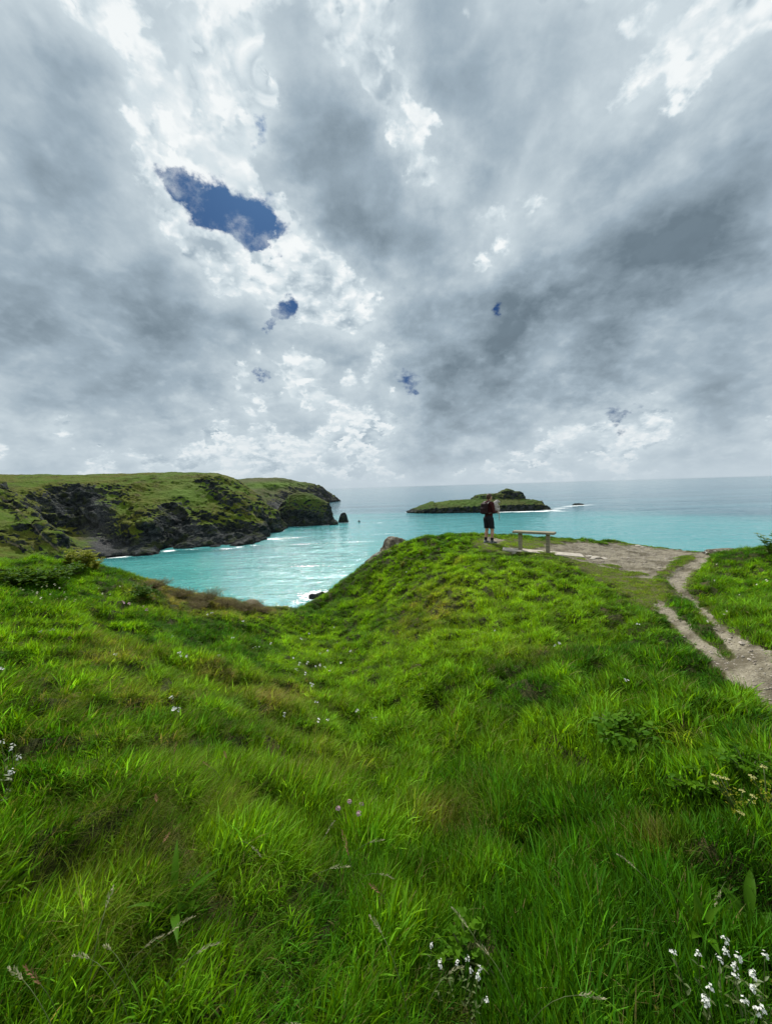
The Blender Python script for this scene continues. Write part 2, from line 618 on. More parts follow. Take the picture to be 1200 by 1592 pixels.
SHORT = [[(870, 862), (1000, 888), (1030, 905), (1040, 925), (1013, 948), (985, 942), (960, 920), (920, 895)],
         [(740, 836), (860, 840), (1000, 846), (1000, 852), (870, 864), (790, 862), (735, 852)],
         [(1030, 890), (1080, 862), (1100, 862), (1080, 890), (1070, 920), (1050, 915)]]


def fields(x, y, z):
    """dirt and short-turf masks of ground points (laid out once, in the world, from where the photo shows them)"""
    u, v = project(np.stack([x, y, z + 0.02], -1))
    ju = fbm(x * 1.7, y * 1.7, 3.0, 3) * 5
    jv = fbm(x * 1.7, y * 1.7, 8.0, 3) * 3.0
    ok = (y > 1.2) & (y < 17)
    d = np.zeros(np.shape(x))
    acc = 0
    for du, dv in ((0, 0), (4, 0), (-4, 0), (0, 2.5), (0, -2.5)):
        m = np.zeros(np.shape(x), bool)
        for P in DIRT:
            m |= poly_mask(u + ju + du, v + jv + dv, P)
        acc = acc + m
    d = acc / 5.0 * ok
    acc = 0
    for du, dv in ((0, 0), (9, 0), (-9, 0), (0, 5), (0, -5)):
        m = np.zeros(np.shape(x), bool)
        for P in SHORT + DIRT:
            m |= poly_mask(u + ju * 2 + du, v + jv * 2 + dv, P)
        acc = acc + m
    return d, acc / 5.0 * ok


HOLLOW = [tuple(at(u, v, Y)[:2]) for u, v, Y in ((480, 975, 9.5), (520, 1050, 5.6), (600, 1130, 3.7), (690, 1200, 2.7))]


def polyline_xy(x, y, pts):
    best = np.full(np.shape(x), 1e9)
    for a, b in zip(pts[:-1], pts[1:]):
        a, b = np.array(a), np.array(b)
        ab = b - a
        t = np.clip(((x - a[0]) * ab[0] + (y - a[1]) * ab[1]) / (ab @ ab), 0, 1)
        best = np.minimum(best, np.hypot(x - a[0] - t * ab[0], y - a[1] - t * ab[1]))
    return best


def ground_z(x, y, rough=True):
    d = edge_d(x, y)
    z = base_z(x, y)
    o = np.maximum(-d, 0)
    r = np.hypot(x, y)
    tus = 0.45 - np.abs(fbm(x * 1.15 + 3, y * 1.15, 14.0, 2))       # rounded tussocks with creases between
    tus = (tus - 0.25) * 0.50 * sst(r, 0.9, 2.4) + (0.4 - np.abs(fbm(x * 2.6, y * 2.6, 24.0, 2))) * 0.08 * sst(r, 0.9, 2.0)
    hol = np.exp(-(polyline_xy(x, y, HOLLOW) / 1.1) ** 2)
    z = z - 0.38 * hol * sst(d, 0.5, 2.5)
    bump = tus + fbm(x * 0.55, y * 0.55, 1.0, 2) * 0.16 + fbm(x * 1.5, y * 1.5, 4.0, 2) * 0.10 * sst(r, 0.8, 3)
    z = z + bump * sst(d, -1.0, 0.6) * (0.8 if rough else 0.12)
    drop = 2.0 * o * o / (o + 0.55)
    z = z - drop + np.where(o > 0.3, fbm(x * 0.35, y * 0.35, z * 0.1, 4, ridged=True) * np.minimum(o * 0.5, 3), 0)
    return np.maximum(z, -6.0 - 0.02 * o)


def axis(lo, hi, step, far_lo, far_hi, g=1.13):
    c = np.arange(lo, hi + step / 2, step)
    a, s = [lo], step
    while a[-1] > far_lo:
        s *= g
        a.append(a[-1] - s)
    b, s = [hi], step
    while b[-1] < far_hi:
        s *= g
        b.append(b[-1] + s)
    return np.concatenate([np.array(a[1:])[::-1], c, np.array(b[1:])])


GX = axis(-13, 15, 0.06, -330, 330)
GY = axis(0.2, 17.5, 0.06, -260, 75)
XX, YY = np.meshgrid(GX, GY)
ZZ = ground_z(XX, YY)
ED = edge_d(XX, YY)
DM, SM = fields(XX, YY, ZZ)
_s = sst(SM, 0.1, 0.7)
ZZ = ZZ * (1 - _s) + ground_z(XX, YY, False) * _s
ZZ = ZZ + 0.085 * _s
ZZ = ZZ - 0.05 * sst(DM, 0.1, 0.9) + DM * (fbm(XX * 4, YY * 4, 0, 3) * 0.05 + fbm(XX * 1.3, YY * 1.3, 3.0, 2) * 0.06)


def bil(A, x, y):
    i = np.clip(np.searchsorted(GX, x) - 1, 0, len(GX) - 2)
    j = np.clip(np.searchsorted(GY, y) - 1, 0, len(GY) - 2)
    s = np.clip((x - GX[i]) / (GX[i + 1] - GX[i]), 0, 1)
    t = np.clip((y - GY[j]) / (GY[j + 1] - GY[j]), 0, 1)
    return A[j, i] * (1 - s) * (1 - t) + A[j, i + 1] * s * (1 - t) + A[j + 1, i] * (1 - s) * t + A[j + 1, i + 1] * s * t


def hit(u, v, lift=0.0):
    """ground point seen at photo pixel (u, v)"""
    d = ray(u, v)
    d = d / d[1]
    Ys = np.linspace(0.6, 20, 4000)
    P = CAM + d * Ys[:, None]
    g_ = bil(ZZ, P[:, 0], P[:, 1]) + lift
    k = np.argmax(P[:, 2] < g_)
    p = P[k].copy()
    p[2] = g_[k] - lift
    return p


def ground_mat(name, dirt):
    mt, g = material(name)
    P = g.geo()
    n1 = g.noise(P, 2.2, 6, 0.6)
    n2 = g.noise(P, 30.0, 5, 0.65)
    nz = g.sep(g.geo('Normal'))[2]
    thatch = g.mix(g.sm(n2, 0.35, 0.65), (0.016, 0.022, 0.005), (0.046, 0.050, 0.012))
    thatch = g.mix(g.sm(n1, 0.52, 0.66), thatch, (0.075, 0.060, 0.026))
    v = g.voro(P, 38.0)
    v2 = g.voro(P, 95.0)
    soil = g.mix(g.sm(n2, 0.3, 0.7), (0.170, 0.148, 0.104), (0.310, 0.280, 0.212))
    soil = g.mix(g.sm(n1, 0.42, 0.62), soil, (0.105, 0.090, 0.060))
    soil = g.mix(g.sm(v, 0.30, 0.16) * g.sm(g.noise(P, 5.0, 3), 0.42, 0.6), soil, g.mix(g.sm(g.noise(P, 40.0, 1), 0.4, 0.6), (0.36, 0.34, 0.29), (0.17, 0.155, 0.125)))
    rock = g.mix(g.sm(g.noise(P, 1.2, 7, 0.65), 0.4, 0.62), (0.055, 0.05, 0.045), (0.16, 0.14, 0.12))
    thatch = g.mix(g.attr('short') * 0.8, thatch, g.mix(g.sm(n2, 0.3, 0.7), (0.060, 0.070, 0.016), (0.135, 0.125, 0.045)))
    f = g.attr('dirt')
    f = g.sm(f + (n2 - 0.5) * 0.5, 0.2, 0.6)
    col = g.mix(f, thatch, soil)
    col = g.mix(g.sm(nz, 0.52, 0.38) * g.sm(g.attr('edge'), 0.2, -0.6), col, rock)
    b = g.bump(n2 * 0.5 + g.m('MULTIPLY', g.sm(v, 0.0, 0.4), -0.5) + g.sm(v2, 0.0, 0.4) * -0.2, 0.8, 0.03)
    g.out(g.bsdf(Base_Color=col, Roughness=0.95, Specular_IOR_Level=0.15, Normal=b))
    return mt


V = np.stack([XX, YY, ZZ], -1).reshape(-1, 3)
F = gridF(len(GY), len(GX))
fd = DM.ravel()[F].max(1) > 0.3
used = lambda FF: np.unique(FF, return_inverse=True)
for nm, sel in (('ground', ~fd), ('path', fd)):
    ids, inv = np.unique(F[sel], return_inverse=True)
    o = mesh_np(nm, V[ids], inv.reshape(-1, 4), ground_mat(nm + '_soil', nm == 'path'), None, True, {'dirt': DM.ravel()[ids], 'short': SM.ravel()[ids], 'edge': ED.ravel()[ids]})
    tag(o, kind='structure')


# ------------------------------------------------------------------ far land
def land_mat(name, rock_thr=0.62, green=(0.080, 0.132, 0.012), olive=(0.108, 0.112, 0.018), scale=1.0, dark=(0.012, 0.016, 0.017), lite=(0.072, 0.080, 0.080)):
    mt, g = material(name)
    P = g.geo()
    N = g.sep(g.geo('Normal'))
    big = g.noise(P, 0.018 * scale, 5, 0.6)
    mid = g.noise(P, 0.11 * scale, 7, 0.65)
    sml = g.noise(P, 0.7 * scale, 5, 0.65)
    strat = g.noise(g.vm('MULTIPLY', g.comb(g.sep(P)[0] * 0.5 + g.sep(P)[2] * 0.85, g.sep(P)[1] * 0.3, g.sep(P)[2] * -0.5 + g.sep(P)[0] * 0.25), (0.16 * scale, 0.10 * scale, 0.55 * scale)), 1.0, 7, 0.7)
    rock = g.mix(g.sm(strat + (sml - 0.5) * 0.6, 0.40, 0.72), dark, lite)
    rock = g.mix(g.sm(mid, 0.50, 0.62) * 0.6, rock, (0.050, 0.064, 0.020))
    rock = g.mix(g.sm(g.noise(P, 0.05 * scale, 6, 0.7), 0.55, 0.68) * 0.55, rock, (0.105, 0.108, 0.105))
    gr = g.mix(g.sm(big + (mid - 0.5) * 0.6, 0.38, 0.62), green, olive)
    gr = g.mix(g.sm(sml + (mid - 0.5) * 0.9, 0.5, 0.68) * 0.75, gr, (0.028, 0.036, 0.011))
    gr = g.mix(g.sm(mid - (sml - 0.5) * 0.5, 0.58, 0.70) * 0.55, gr, (0.125, 0.10, 0.05))
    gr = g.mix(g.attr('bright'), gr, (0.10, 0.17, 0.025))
    x, y, z = g.sep(P)
    k = N[2] + (mid - 0.5) * 0.55 + (sml - 0.5) * 0.25 - g.attr('rock') * 0.60 - g.sm(z, 12 / scale, 3 / scale) * 0.55 + g.attr('veg') * 0.6
    f = g.sm(k, rock_thr + 0.07, rock_thr - 0.07)
    scree = g.mix(g.sm(g.noise(P, 1.4 * scale, 3, 0.7), 0.35, 0.7), (0.035, 0.035, 0.037), (0.12, 0.12, 0.12))
    col = g.mix(f, gr, rock)
    col = g.mix(g.attr('scree') * g.sm(mid, 0.3, 0.5), col, scree)
    col = g.mix(g.attr('trail') * g.sm(sml + (mid - 0.5), 0.40, 0.6) * 0.8, col, (0.24, 0.20, 0.13))
    wet = g.sm(z + (sml - 0.5) * 3, 2.2 / scale, 0.8 / scale)
    col = g.mix(wet, col, (0.012, 0.012, 0.013))
    b = g.bump(strat * 0.6 + sml * 0.5 + mid, 0.9, 3.0 / scale)
    g.out(g.bsdf(Base_Color=col, Roughness=0.9, Specular_IOR_Level=0.06, Normal=b))
    return mt


def polyline_px(u, v, pts):
    best = np.full(np.shape(u), 1e9)
    for a, b in zip(pts[:-1], pts[1:]):
        a, b = np.array(a, float), np.array(b, float)
        ab = b - a
        t = np.clip(((u - a[0]) * ab[0] + (v - a[1]) * ab[1]) / (ab @ ab), 0, 1)
        best = np.minimum(best, np.hypot(u - a[0] - t * ab[0], v - a[1] - t * ab[1]))
    return best


def gauss(u, v, L):
    s = np.zeros(np.shape(u))
    for (a, b, ru, rv, k) in L:
        s = s + k * np.exp(-((u - a) / ru) ** 2 - ((v - b) / rv) ** 2)
    return np.clip(s, 0, 1)


def far_land(name, pts, sea_pts, urange, yrange, nu, ny, c, mat, amp, wl, masks, yg=1.0):
    P = [at(*p) for p in pts] + [np.array([*at_sea(u, v)[:2], 0.0]) for u, v in sea_pts[0]] + [np.array([*(CAM + ray(u, 760) / ray(u, 760)[1] * Y)[:2], zz]) for u, Y, zz in sea_pts[1]]
    P = np.array(P)
    S = np.array([1.0, 1.0])
    f = rbf_fit(P[:, :2], P[:, 2], c)
    us = np.linspace(*urange, nu)
    ys = yrange[0] + (yrange[1] - yrange[0]) * np.linspace(0, 1, ny) ** yg
    dx = np.array([ray(u, 760)[0] / ray(u, 760)[1] for u in us])
    Yg, Dx = np.meshgrid(ys, dx, indexing='ij')
    X, Y = Dx * Yg, Yg
    Z = f(X, Y)
    # ragged heights: gullies and crags where it is steep
    u0, v0 = project(np.stack([X, Y, Z], -1))
    for pl, w, h in masks.get('ridge', []):
        q = polyline_px(u0 + fbm(X / 12, Y / 12, 1.0, 3) * w * 0.8, v0 + fbm(X / 12, Y / 12, 7.0, 3) * w * 0.6, pl)
        Z = Z + h * np.exp(-np.abs(q / w) ** 1.4) * (0.75 + 0.5 * fbm(X / 9, Y / 9, 3.0, 3))
    # ragged heights: gullies and crags where it is steep
    gy, gx = np.gradient(Z)
    sl = np.hypot(gx / np.maximum(np.gradient(X, axis=1), 1e-3), gy / np.maximum(np.gradient(Y, axis=0), 1e-3))
    st = sst(sl, 0.25, 0.9) * sst(Z, -8, 3)
    u0, v0 = project(np.stack([X, Y, Z], -1))
    rk = gauss(u0, v0, masks.get('rock', []))
    st = np.clip(st * 0.55 + rk * 0.7, 0, 1)
    rid = fbm(X / wl, Y / wl, Z / wl * 1.3, 5, 0.55, ridged=True)
    rid2 = fbm((X * 0.6 + Z) / wl * 2.2, Y / wl * 1.4, Z / wl * 0.8, 4, 0.55, ridged=True)
    n = np.stack([-gx / np.gradient(X, axis=1), -gy / np.gradient(Y, axis=0), np.ones_like(Z)], -1)
    n /= np.linalg.norm(n, axis=-1)[..., None]
    disp = (rid - 0.35) * amp * st + (rid2 - 0.3) * amp * 0.6 * st + fbm(X / wl * 0.8, Y / wl * 0.8, 2.0, 5, 0.55) * amp * 0.42 + (fbm(X / wl * 0.45, Y / wl * 0.45, 5.0, 4, 0.5, ridged=True) - 0.4) * amp * 0.55 * sst(sl, 0.12, 0.4)
    V = np.stack([X, Y, Z], -1) + n * disp[..., None]
    V[..., 2] = np.maximum(V[..., 2], -8)
    u1, v1 = project(V)
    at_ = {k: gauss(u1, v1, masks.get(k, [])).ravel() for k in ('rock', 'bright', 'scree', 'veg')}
    tr = np.zeros(u1.shape)
    for pl, w in masks.get('trail', []):
        tr = np.maximum(tr, sst(polyline_px(u1, v1, pl), w, w * 0.4))
    at_['trail'] = tr.ravel()
    o = mesh_np(name, V.reshape(-1, 3), gridF(ny, nu), mat, None, True, at_)
    return tag(o, kind='structure')


H1 = [(-300, 742, 430), (-300, 800, 300), (-200, 742, 430), (-200, 800, 270), (-100, 742, 425), (-100, 790, 300), (-100, 850, 235),
      (0, 742.5, 430), (0, 772, 330), (0, 800, 290), (0, 850, 240), (50, 743, 432), (50, 763, 370), (50, 815, 272), (90, 852, 252), (30, 850, 243),
      (75, 840, 265), (110, 744, 432), (110, 753, 405), (110, 790, 373), (110, 830, 347), (150, 743.5, 435), (150, 757, 408), (150, 790, 370), (150, 830, 345),
      (200, 743.5, 450), (200, 775, 402), (200, 800, 366), (200, 825, 346), (200, 845, 333), (240, 743, 460), (240, 770, 420), (240, 800, 380), (240, 825, 352), (225, 823, 340),
      (270, 743, 470), (270, 770, 420), (270, 800, 385), (270, 830, 363), (300, 742, 480), (300, 765, 440), (300, 780, 415), (300, 800, 394), (300, 825, 373),
      (340, 740.5, 492), (340, 765, 442), (335, 752, 470), (340, 790, 407), (340, 810, 390), (340, 830, 373), (365, 747, 512), (380, 757, 505), (380, 775, 455), (380, 795, 422), (380, 815, 398), (380, 830, 386),
      (395, 767, 505), (405, 775, 500), (405, 800, 442), (405, 815, 412), (418, 790, 500), (430, 812, 472), (300, 742, 560), (200, 742.5, 560), (100, 742, 560), (0, 742, 560), (-200, 741, 560),
      (345, 740, 560), (370, 751, 570)]
H1_SEA = ([(150, 868), (200, 863), (240, 861), (250, 853), (270, 851), (300, 850), (340, 848), (380, 847), (405, 840), (418, 829), (433, 827)],
          [(150, 290, -12), (110, 290, -3), (200, 290, -13), (240, 292, -13), (270, 328, -13), (300, 330, -13), (340, 332, -13), (380, 340, -13), (405, 355, -13), (425, 410, -14), (440, 440, -14), (450, 470, -15), (452, 520, -14),
           (445, 580, -12), (430, 640, -10), (420, 560, 6), (460, 640, -16), (470, 560, -18), (400, 420, 10)])
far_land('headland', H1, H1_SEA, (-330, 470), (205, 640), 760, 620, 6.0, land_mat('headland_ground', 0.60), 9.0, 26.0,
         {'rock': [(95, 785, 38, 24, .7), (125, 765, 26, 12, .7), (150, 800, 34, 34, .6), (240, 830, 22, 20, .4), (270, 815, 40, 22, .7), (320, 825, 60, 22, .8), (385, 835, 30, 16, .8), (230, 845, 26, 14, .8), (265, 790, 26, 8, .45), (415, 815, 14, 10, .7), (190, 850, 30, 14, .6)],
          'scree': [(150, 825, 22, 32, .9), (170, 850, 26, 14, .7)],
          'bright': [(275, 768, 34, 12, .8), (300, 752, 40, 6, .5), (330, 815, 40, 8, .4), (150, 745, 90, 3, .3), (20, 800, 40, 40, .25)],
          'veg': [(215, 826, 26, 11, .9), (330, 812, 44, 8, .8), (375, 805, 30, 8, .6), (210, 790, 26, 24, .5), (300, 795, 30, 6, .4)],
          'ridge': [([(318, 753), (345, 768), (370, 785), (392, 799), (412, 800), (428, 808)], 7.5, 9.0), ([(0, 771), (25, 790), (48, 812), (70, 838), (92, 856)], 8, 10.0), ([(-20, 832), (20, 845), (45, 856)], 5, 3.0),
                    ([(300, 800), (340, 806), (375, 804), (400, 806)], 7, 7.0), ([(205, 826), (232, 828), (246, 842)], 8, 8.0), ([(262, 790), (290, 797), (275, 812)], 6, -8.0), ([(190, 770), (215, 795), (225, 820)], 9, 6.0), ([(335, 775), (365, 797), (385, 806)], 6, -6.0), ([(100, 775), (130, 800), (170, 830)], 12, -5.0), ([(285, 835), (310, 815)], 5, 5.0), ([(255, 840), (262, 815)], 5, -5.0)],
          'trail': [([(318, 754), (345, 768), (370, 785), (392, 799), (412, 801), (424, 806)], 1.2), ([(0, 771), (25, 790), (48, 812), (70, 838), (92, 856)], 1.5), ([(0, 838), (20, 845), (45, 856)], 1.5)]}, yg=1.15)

H2 = [(330, 750, 1120), (360, 749, 1120), (400, 748, 1120), (440, 749.5, 1160), (460, 752, 1200), (480, 758.5, 1260), (495, 763, 1300), (505, 767, 1330), (513, 772, 1350), (520, 776.5, 1365),
      (360, 770, 950), (360, 790, 850), (400, 765, 990), (400, 780, 900), (430, 765, 1080), (430, 778, 1020), (450, 760, 1130), (460, 772, 1100), (480, 770, 1190), (498, 773, 1270), (400, 748, 1350), (450, 751, 1400), (490, 760, 1450), (330, 750, 1400)]
H2_SEA = ([(470, 786), (490, 783), (505, 781.5), (520, 780), (527, 779)],
          [(430, 850, -14), (450, 880, -14), (470, 960, -14), (490, 1040, -14), (505, 1120, -14), (520, 1200, -15), (535, 1280, -18), (540, 1400, -18), (535, 1500, -18), (525, 1560, -14)])
far_land('far_headland', H2, H2_SEA, (300, 545), (780, 1600), 300, 420, 16.0, land_mat('far_headland_ground', 0.56, green=(0.07, 0.10, 0.03), olive=(0.09, 0.09, 0.04), scale=0.6, dark=(0.03, 0.032, 0.034), lite=(0.10, 0.10, 0.10)), 16, 50.0,
         {'rock': [(500, 772, 22, 12, .7), (470, 778, 20, 8, .5), (425, 782, 24, 10, .6), (385, 778, 14, 10, .5), (440, 766, 12, 5, .4)], 'bright': [(425, 753, 45, 4, 1.0), (400, 757, 20, 4, .5)]})


def island(name, sky, front, depth, mat, cliff=0.55, amp=4.0, wl=14.0, nu=160, nt=120, power=2.4, seed=0.0, hump=None, masks=None, steep=0.16, skew=0.5):
    """rock standing in the sea: skyline heights across, rounded plan, cliffs all round"""
    us = np.array([s[0] for s in sky], float)
    vs = np.array([s[1] for s in sky], float)
    Yc = front + depth * skew
    uu = np.linspace(us[0], us[-1], nu)
    vv = np.interp(uu, us, vs)
    Hh = np.array([at(a, b, Yc)[2] for a, b in zip(uu, vv)])
    xx = np.array([at(a, b, Yc)[0] for a, b in zip(uu, vv)])
    s = np.linspace(-1, 1, nu)
    hd = depth * 0.5 * (1 - np.abs(s) ** power) ** (1 / power) + depth * 0.02
    t = np.linspace(0, 1, nt)
    T, Hg = np.meshgrid(t, Hh, indexing='ij')
    tau = 1 - np.abs(2 * T - 1)
    pf = cliff * sst(tau, 0, steep) + (1 - cliff) * sst(tau, steep * 0.4, 0.9) ** 0.8
    X = np.broadcast_to(xx, T.shape).copy()
    Y = Yc + (2 * T - 1) * hd[None] * (1 + 0.12 * fbm(X / wl * 0.4, seed, 0.5, 2))
    Z = -4 + (Hg + 4) * pf
    if hump:
        for (u0, u1, vtop, fr, pw) in hump:
            uc = (u0 + u1) / 2
            hz = at(uc, vtop, Yc + depth * fr)[2]
            q = np.clip(1 - np.abs((uu - uc) / ((u1 - u0) / 2)) ** pw, 0, 1)[None]
            Z = np.maximum(Z, Z + (hz - Z) * q ** 0.6 * sst(np.abs(T - 0.5 - fr), 0.24, 0.06))
    gy, gx = np.gradient(Z)
    nX, nY = gx / np.maximum(np.gradient(X, axis=1), 1e-3), gy / np.maximum(np.gradient(Y, axis=0), 1e-3)
    n = np.stack([-nX, -nY, np.ones_like(Z)], -1)
    sl = np.hypot(nX, nY)
    n /= np.linalg.norm(n, axis=-1)[..., None]
    st = sst(sl, 0.3, 1.2)
    disp = (fbm(X / wl, Y / wl + seed, Z / wl, 5, 0.55, ridged=True) - 0.35) * amp * (0.25 + 0.75 * st) + fbm(X / wl * 3, Y / wl * 3 + seed, Z / wl * 2, 3) * amp * 0.2
    V = np.stack([X, Y, Z], -1) + n * disp[..., None]
    u1, v1 = project(V)
    masks = masks or {}
    at_ = {k: gauss(u1, v1, masks.get(k, [])).ravel() for k in ('rock', 'bright', 'scree', 'veg', 'trail')}
    return mesh_np(name, V.reshape(-1, 3), gridF(nt, nu), mat, None, True, at_)


isl_m = land_mat('island_ground', 0.60, green=(0.055, 0.10, 0.022), olive=(0.08, 0.085, 0.03), scale=1.3)
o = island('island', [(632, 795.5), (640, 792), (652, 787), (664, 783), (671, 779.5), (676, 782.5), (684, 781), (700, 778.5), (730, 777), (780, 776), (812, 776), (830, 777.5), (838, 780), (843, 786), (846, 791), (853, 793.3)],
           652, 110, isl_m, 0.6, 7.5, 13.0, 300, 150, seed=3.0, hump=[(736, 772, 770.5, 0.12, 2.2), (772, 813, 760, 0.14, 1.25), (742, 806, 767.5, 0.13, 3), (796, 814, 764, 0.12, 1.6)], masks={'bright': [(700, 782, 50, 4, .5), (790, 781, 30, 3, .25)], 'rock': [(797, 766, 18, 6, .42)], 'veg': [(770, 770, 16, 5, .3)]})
tag(o, 'long low green island with a rocky hump, surf along its foot', 'island')
o = island('islet', [(424, 809), (430, 801), (434, 793), (441, 783), (446, 776), (451, 770), (458, 767), (466, 765.5), (475, 766), (484, 768.5), (492, 773), (501, 777.5), (509, 782), (512, 787), (513, 797), (516, 806), (525, 812)],
           508, 66, isl_m, 0.52, 4.0, 14.0, 180, 130, seed=8.0, masks={'bright': [(475, 775, 25, 8, .35)], 'veg': [(478, 776, 28, 9, .7)], 'rock': [(470, 806, 50, 10, .6)]}, steep=0.12)
tag(o, 'dark rock islet with green domed top close off the headland', 'islet')
rock_m = land_mat('sea_rock', 1.6, scale=3.0)
o = island('sea_stack', [(526.5, 811), (528, 804), (530, 799), (533, 797), (536, 797), (538, 800), (540, 806), (541.5, 811.5)], 541, 12, rock_m, 0.75, 1.2, 4.0, 40, 40, seed=2.0)
tag(o, 'tall dark sea stack rising alone right of the green-topped islet', 'sea stack')
ROCKS = [  # skyline, front distance (None: from the sea), depth, label
    ([(430, 812), (434, 805), (443, 803), (452, 806), (461, 810), (465, 814)], 506, 22, 'low black rock against the left foot of the green-topped islet'),
    ([(512, 812), (516, 809), (522, 811), (526, 813)], 510, 9, 'flat dark ledge at the right foot of the green-topped islet'),
    ([(556.5, 810.5), (558, 808.6), (560, 810.6)], 545, 4, 'tiny dark rock awash just right of the tall sea stack'),
    ([(588, 812), (590, 810.6), (592.5, 812)], 545, 4, 'tiny dark rock awash farthest right from the tall sea stack'),
    ([(889, 785), (893, 782.6), (899, 782.3), (905, 783), (908, 785)], 760, 14, 'flat dark reef with surf beyond the right end of the island'),
    ([(843, 793), (850, 790.8), (857, 792), (862, 794)], 655, 14, 'dark ledge trailing off the right end of the island'),
    ([(480, 926), (484, 923), (490, 923.6), (496, 921.5), (501, 919.6), (505, 922), (508, 926)], 170, 5, 'small black rock ringed with white surf below the gully'),
    ([(324, 853), (329, 848), (336, 846.5), (343, 850), (346, 853)], 341, 9, 'black rock at the water below the middle of the headland'),
    ([(270, 852), (278, 845), (290, 842), (302, 847), (307, 852)], 338, 12, 'broad dark boulder at the foot of the headland cliffs'),
    ([(224, 864), (228, 860.5), (234, 860.5), (239, 864)], 312, 6, 'small brown rock off the left cove of the headland'),
    ([(405, 838), (410, 833), (415, 832), (420, 835), (423, 838)], 400, 9, 'dark rock just off the headland point'),
]
for sky, fr, dp, lab in ROCKS:
    o = island('rock', sky, fr, dp, rock_m, 0.6, dp * 0.09, max(1.5, dp * 0.3), 44, 36, seed=sky[0][0] * 0.1)
    tag(o, lab, 'rock')

# ------------------------------------------------------------------ sea
FOAM = [  # photo px, photo py, half width m, half depth m, strength
    (494, 925, 6.5, 7, .8), (478, 931, 5, 6, .35), (466, 936, 5, 5, .25), (508, 926, 4, 4, .45), (263, 856.5, 5, 4, .7), (165, 867, 12, 4, .5), (185, 866, 8, 4, .5), (352, 853, 6, 3, .35), (372, 850.5, 5, 3, .4), (395, 848, 6, 3, .3),
    (430, 838, 7, 5, .5), (417, 838, 5, 5, .6), (300, 854, 8, 2.5, .25), (433, 826, 6, 9, .6), (434, 818, 7, 9, .6), (445, 818, 9, 4, .35), (470, 818, 20, 4, .25), (505, 816, 14, 6, .5), (536, 813, 9, 5, .3),
    (640, 796.5, 10, 10, .7), (665, 796.8, 16, 8, .6), (690, 797, 14, 8, .5), (730, 796.6, 12, 10, .6), (782, 795.8, 18, 9, .7), (815, 795.4, 20, 9, .7), (840, 795, 14, 9, .8), (858, 793.2, 16, 10, .6), (870, 790, 16, 10, .42), (885, 787, 20, 10, .38), (900, 785.6, 18, 12, .45), (915, 785, 16, 9, .3), (868, 795, 18, 6, .35),
    (590, 813, 5, 5, .3), (455, 836, 16, 4, .28), (470, 846, 18, 4, .22), (480, 880, 12, 3, .22), (560, 842, 24, 4, .2), (600, 830, 20, 4, .2),
]
az = np.concatenate([np.linspace(-180, -48, 60)[:-1], np.linspace(-48, 48, 640), np.linspace(48, 180, 60)[1:]])
rr = np.concatenate([np.array([0.5, 10, 40, 80]), np.geomspace(110, 1500, 620), np.geomspace(1560, 60000, 70)])
AZ, RR = np.meshgrid(np.radians(az), rr)
X, Y = RR * np.sin(AZ), RR * np.cos(AZ)
near = sst(RR, 1400, 500)
Z = near * (0.35 * fbm(X * 0.045, Y * 0.09, 0.3, 3) + 0.12 * fbm(X * 0.16, Y * 0.3, 2.3, 2))
Z -= RR ** 2 / (2 * 6.371e6)
fo = np.zeros(X.shape)
for (u, v, a, b, k) in FOAM:
    p = at_sea(u, v)
    fo = np.maximum(fo, k * np.exp(-((X - p[0]) / a) ** 2 - ((Y - p[1]) / b) ** 2))


